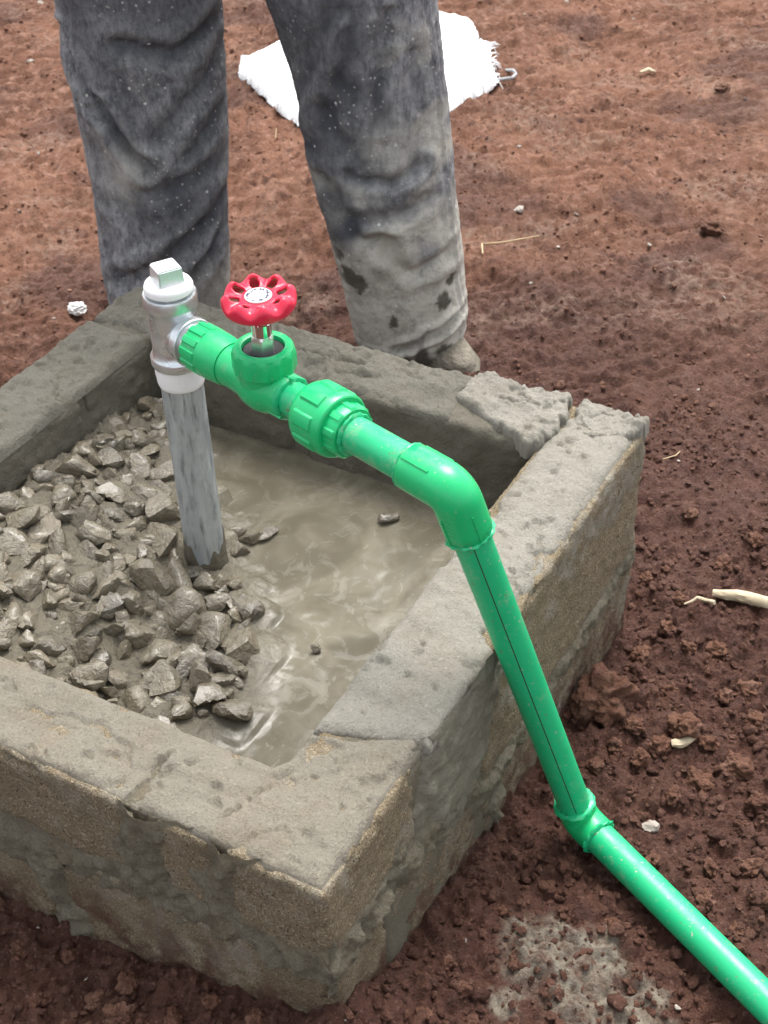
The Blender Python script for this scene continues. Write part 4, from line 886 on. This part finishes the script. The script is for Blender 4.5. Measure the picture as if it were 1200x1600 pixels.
clod(205, 1530, 58, 50, 4, 'red clod in front of the chamber near the bottom edge of the picture')
clod(190, 1580, 62, 60, 0, 'rounded red clod at the bottom left edge of the picture')
clod(1128, 136, 36, 20, 1, 'dark clod on the far soil near the top right')
clod(1112, 350, 44, 28, 2, 'dark clod on the trampled soil at right')
for k, (x, y, w, h) in enumerate(((1000, 1180, 40, 30), (1045, 1075, 34, 26), (1150, 1190, 60, 40), (985, 1235, 28, 22), (1130, 1085, 36, 28), (1180, 1120, 40, 30), (1075, 1010, 30, 24), (1040, 975, 38, 28), (1160, 1290, 36, 28), (955, 1440, 30, 24), (1110, 1350, 34, 26), (1190, 1400, 40, 32), (60, 1560, 40, 30), (330, 1560, 36, 30), (110, 1490, 30, 24), (270, 1590, 46, 34), (780, 1420, 26, 20), (1010, 900, 30, 22), (990, 1130, 46, 34), (1030, 1160, 44, 30), (1090, 1215, 60, 40), (1165, 1075, 56, 38), (1120, 1010, 44, 30), (1185, 1250, 50, 36), (1050, 1240, 40, 30), (960, 1160, 34, 26), (1000, 1020, 44, 30), (930, 1190, 40, 30), (1060, 930, 36, 24), (1130, 880, 40, 24), (1180, 840, 36, 22), (1080, 800, 34, 20), (1100, 1400, 44, 34), (1170, 1350, 50, 38), (1020, 1340, 34, 26), (720, 1540, 40, 30), (660, 1580, 36, 28), (30, 1480, 40, 30), (150, 1560, 44, 34), (400, 1585, 40, 30), (1150, 1450, 40, 30), (700, 1500, 30, 24))):
    clod(x, y, w, h, k + 1, 'small red soil clod lying on the loose dug soil', 'small clods on the dug soil')
PM = [stone_mesh(740 + k, 3, 8, .01, .22, 'pebble', M['pebble']) for k in range(4)]
for k, (x, y, w) in enumerate(((820, 23, 8), (830, 443, 10), (1015, 384, 16), (1132, 466, 12), (872, 386, 12), (47, 98, 20), (78, 95, 9), (62, 6, 14), (1136, 1026, 13), (808, 331, 30), (900, 336, 26), (1166, 156, 14), (885, 3, 12), (540, 1595, 6), (145, 468, 7), (160, 455, 7), (85, 498, 9), (1058, 1574, 18), (728, 1470, 10), (1175, 1020, 10), (1060, 720, 10), (1090, 610, 10), (60, 1450, 8), (135, 1530, 12), (840, 1180, 7), (990, 30, 9), (30, 330, 12), (60, 240, 10), (1100, 205, 10), (810, 230, 12))):
    P = on_ground(x, y); s = .5 * w / ppm(P); o = obj('pebble', PM[k % 4]); o.scale = (s * .85, s * .6, s * .42); o.location = (P[0], P[1], P[2] + s * .12); o.rotation_euler = (.3, .2, random.uniform(0, 6.28))
    tag(o, 'small pale stone chip lying on the bare red soil', 'stone chip', 'pale stone chips on the soil')
P = on_ground(1020, 1296); o = obj('pebble', PM[1]); s = .5 * 36 / ppm(P); o.scale = (s, s * .8, s * .5); o.location = (P[0], P[1], P[2] + s * .2); tag(o, 'greyish stone right of the lower green elbow', 'stone chip')
def stick(pts, rads, label, mat, name='stick', lift=.006, n=14, flat=None):
    path = []
    W = [on_ground(x, y) + [0, 0, lift] for x, y in pts]
    for a, b in zip(W[:-1], W[1:]): path += [a + (b - a) * f_ for f_ in np.linspace(0, 1, 6)[:-1]]
    path.append(W[-1]); path = np.array(path); path[:, 2] = np.convolve(np.pad(path[:, 2], 4, mode='edge'), np.ones(9) / 9, 'valid') + .002
    rr = np.interp(np.linspace(0, 1, len(path)), np.linspace(0, 1, len(rads)), rads); g = np.random.default_rng(len(pts) + int(pts[0][0]))
    j = g.uniform(.72, 1.2, (len(path), n)); o = sweep(name, path, rr, mat, None, n=n, jit=lambda k, th_: .5 * (j[k] + j[max(0, k - 1)]))
    tag(o, label, 'stick'); return o
stick([(1112, 934), (1150, 940), (1200, 946), (1260, 952)], [.0045, .0075, .0085, .008], 'thick pale peeled stick entering from the right edge', M['wood'])
stick([(1068, 950), (1088, 944), (1116, 945)], [.0008, .0022, .0028], 'thin pale splinter left of the thick peeled stick', M['wood'], 'splinter', lift=.005)
stick([(754, 402), (753, 388), (790, 385), (842, 375)], [.0012, .0022, .0018, .0012], 'thin straw-coloured twig right of the right trouser leg', M['straw'], 'twig')
stick([(1048, 1170), (1065, 1167), (1080, 1161)], [.0045, .0055, .0042], 'short pale wood chip beside the upright clod', M['wood'], 'wood_chip')
stick([(1000, 118), (1012, 114), (1024, 118)], [.003, .0045, .003], 'pale wood chip lying on the far soil at top right', M['wood'], 'wood_chip')
stick([(1035, 722), (1055, 718), (1062, 710)], [.0007, .0011, .0008], 'fine dry stalk on the soil right of the chamber corner', M['straw'], 'straw', lift=.004, n=8)
stick([(432, 205), (431, 222)], [.0009, .0009], 'fine dry stalk standing below the sack', M['straw'], 'straw', lift=.004, n=8)
stick([(858, 75), (862, 62)], [.0009, .0007], 'fine dry stalk near the small mound at the top right', M['straw'], 'straw', lift=.004, n=8)
# crumpled white scrap behind the left wall
P = on_ground(122, 488); V0, F0 = ico(4); g = V0 * (1 + .34 * fbm(V0 * 2.1 + 3, 3, 801) + .12 * (1 - 2 * np.abs(fbm(V0 * 4 + 1, 2, 805))))[:, None] * np.array([.0145, .011, .0095])
o = obj('litter_scrap', mesh_np('litter_scrap', g, F0, M['paper'], sharp=25)); o.location = P + np.array([0, 0, .007]); tag(o, 'crumpled white scrap on the soil behind the left wall', 'litter')
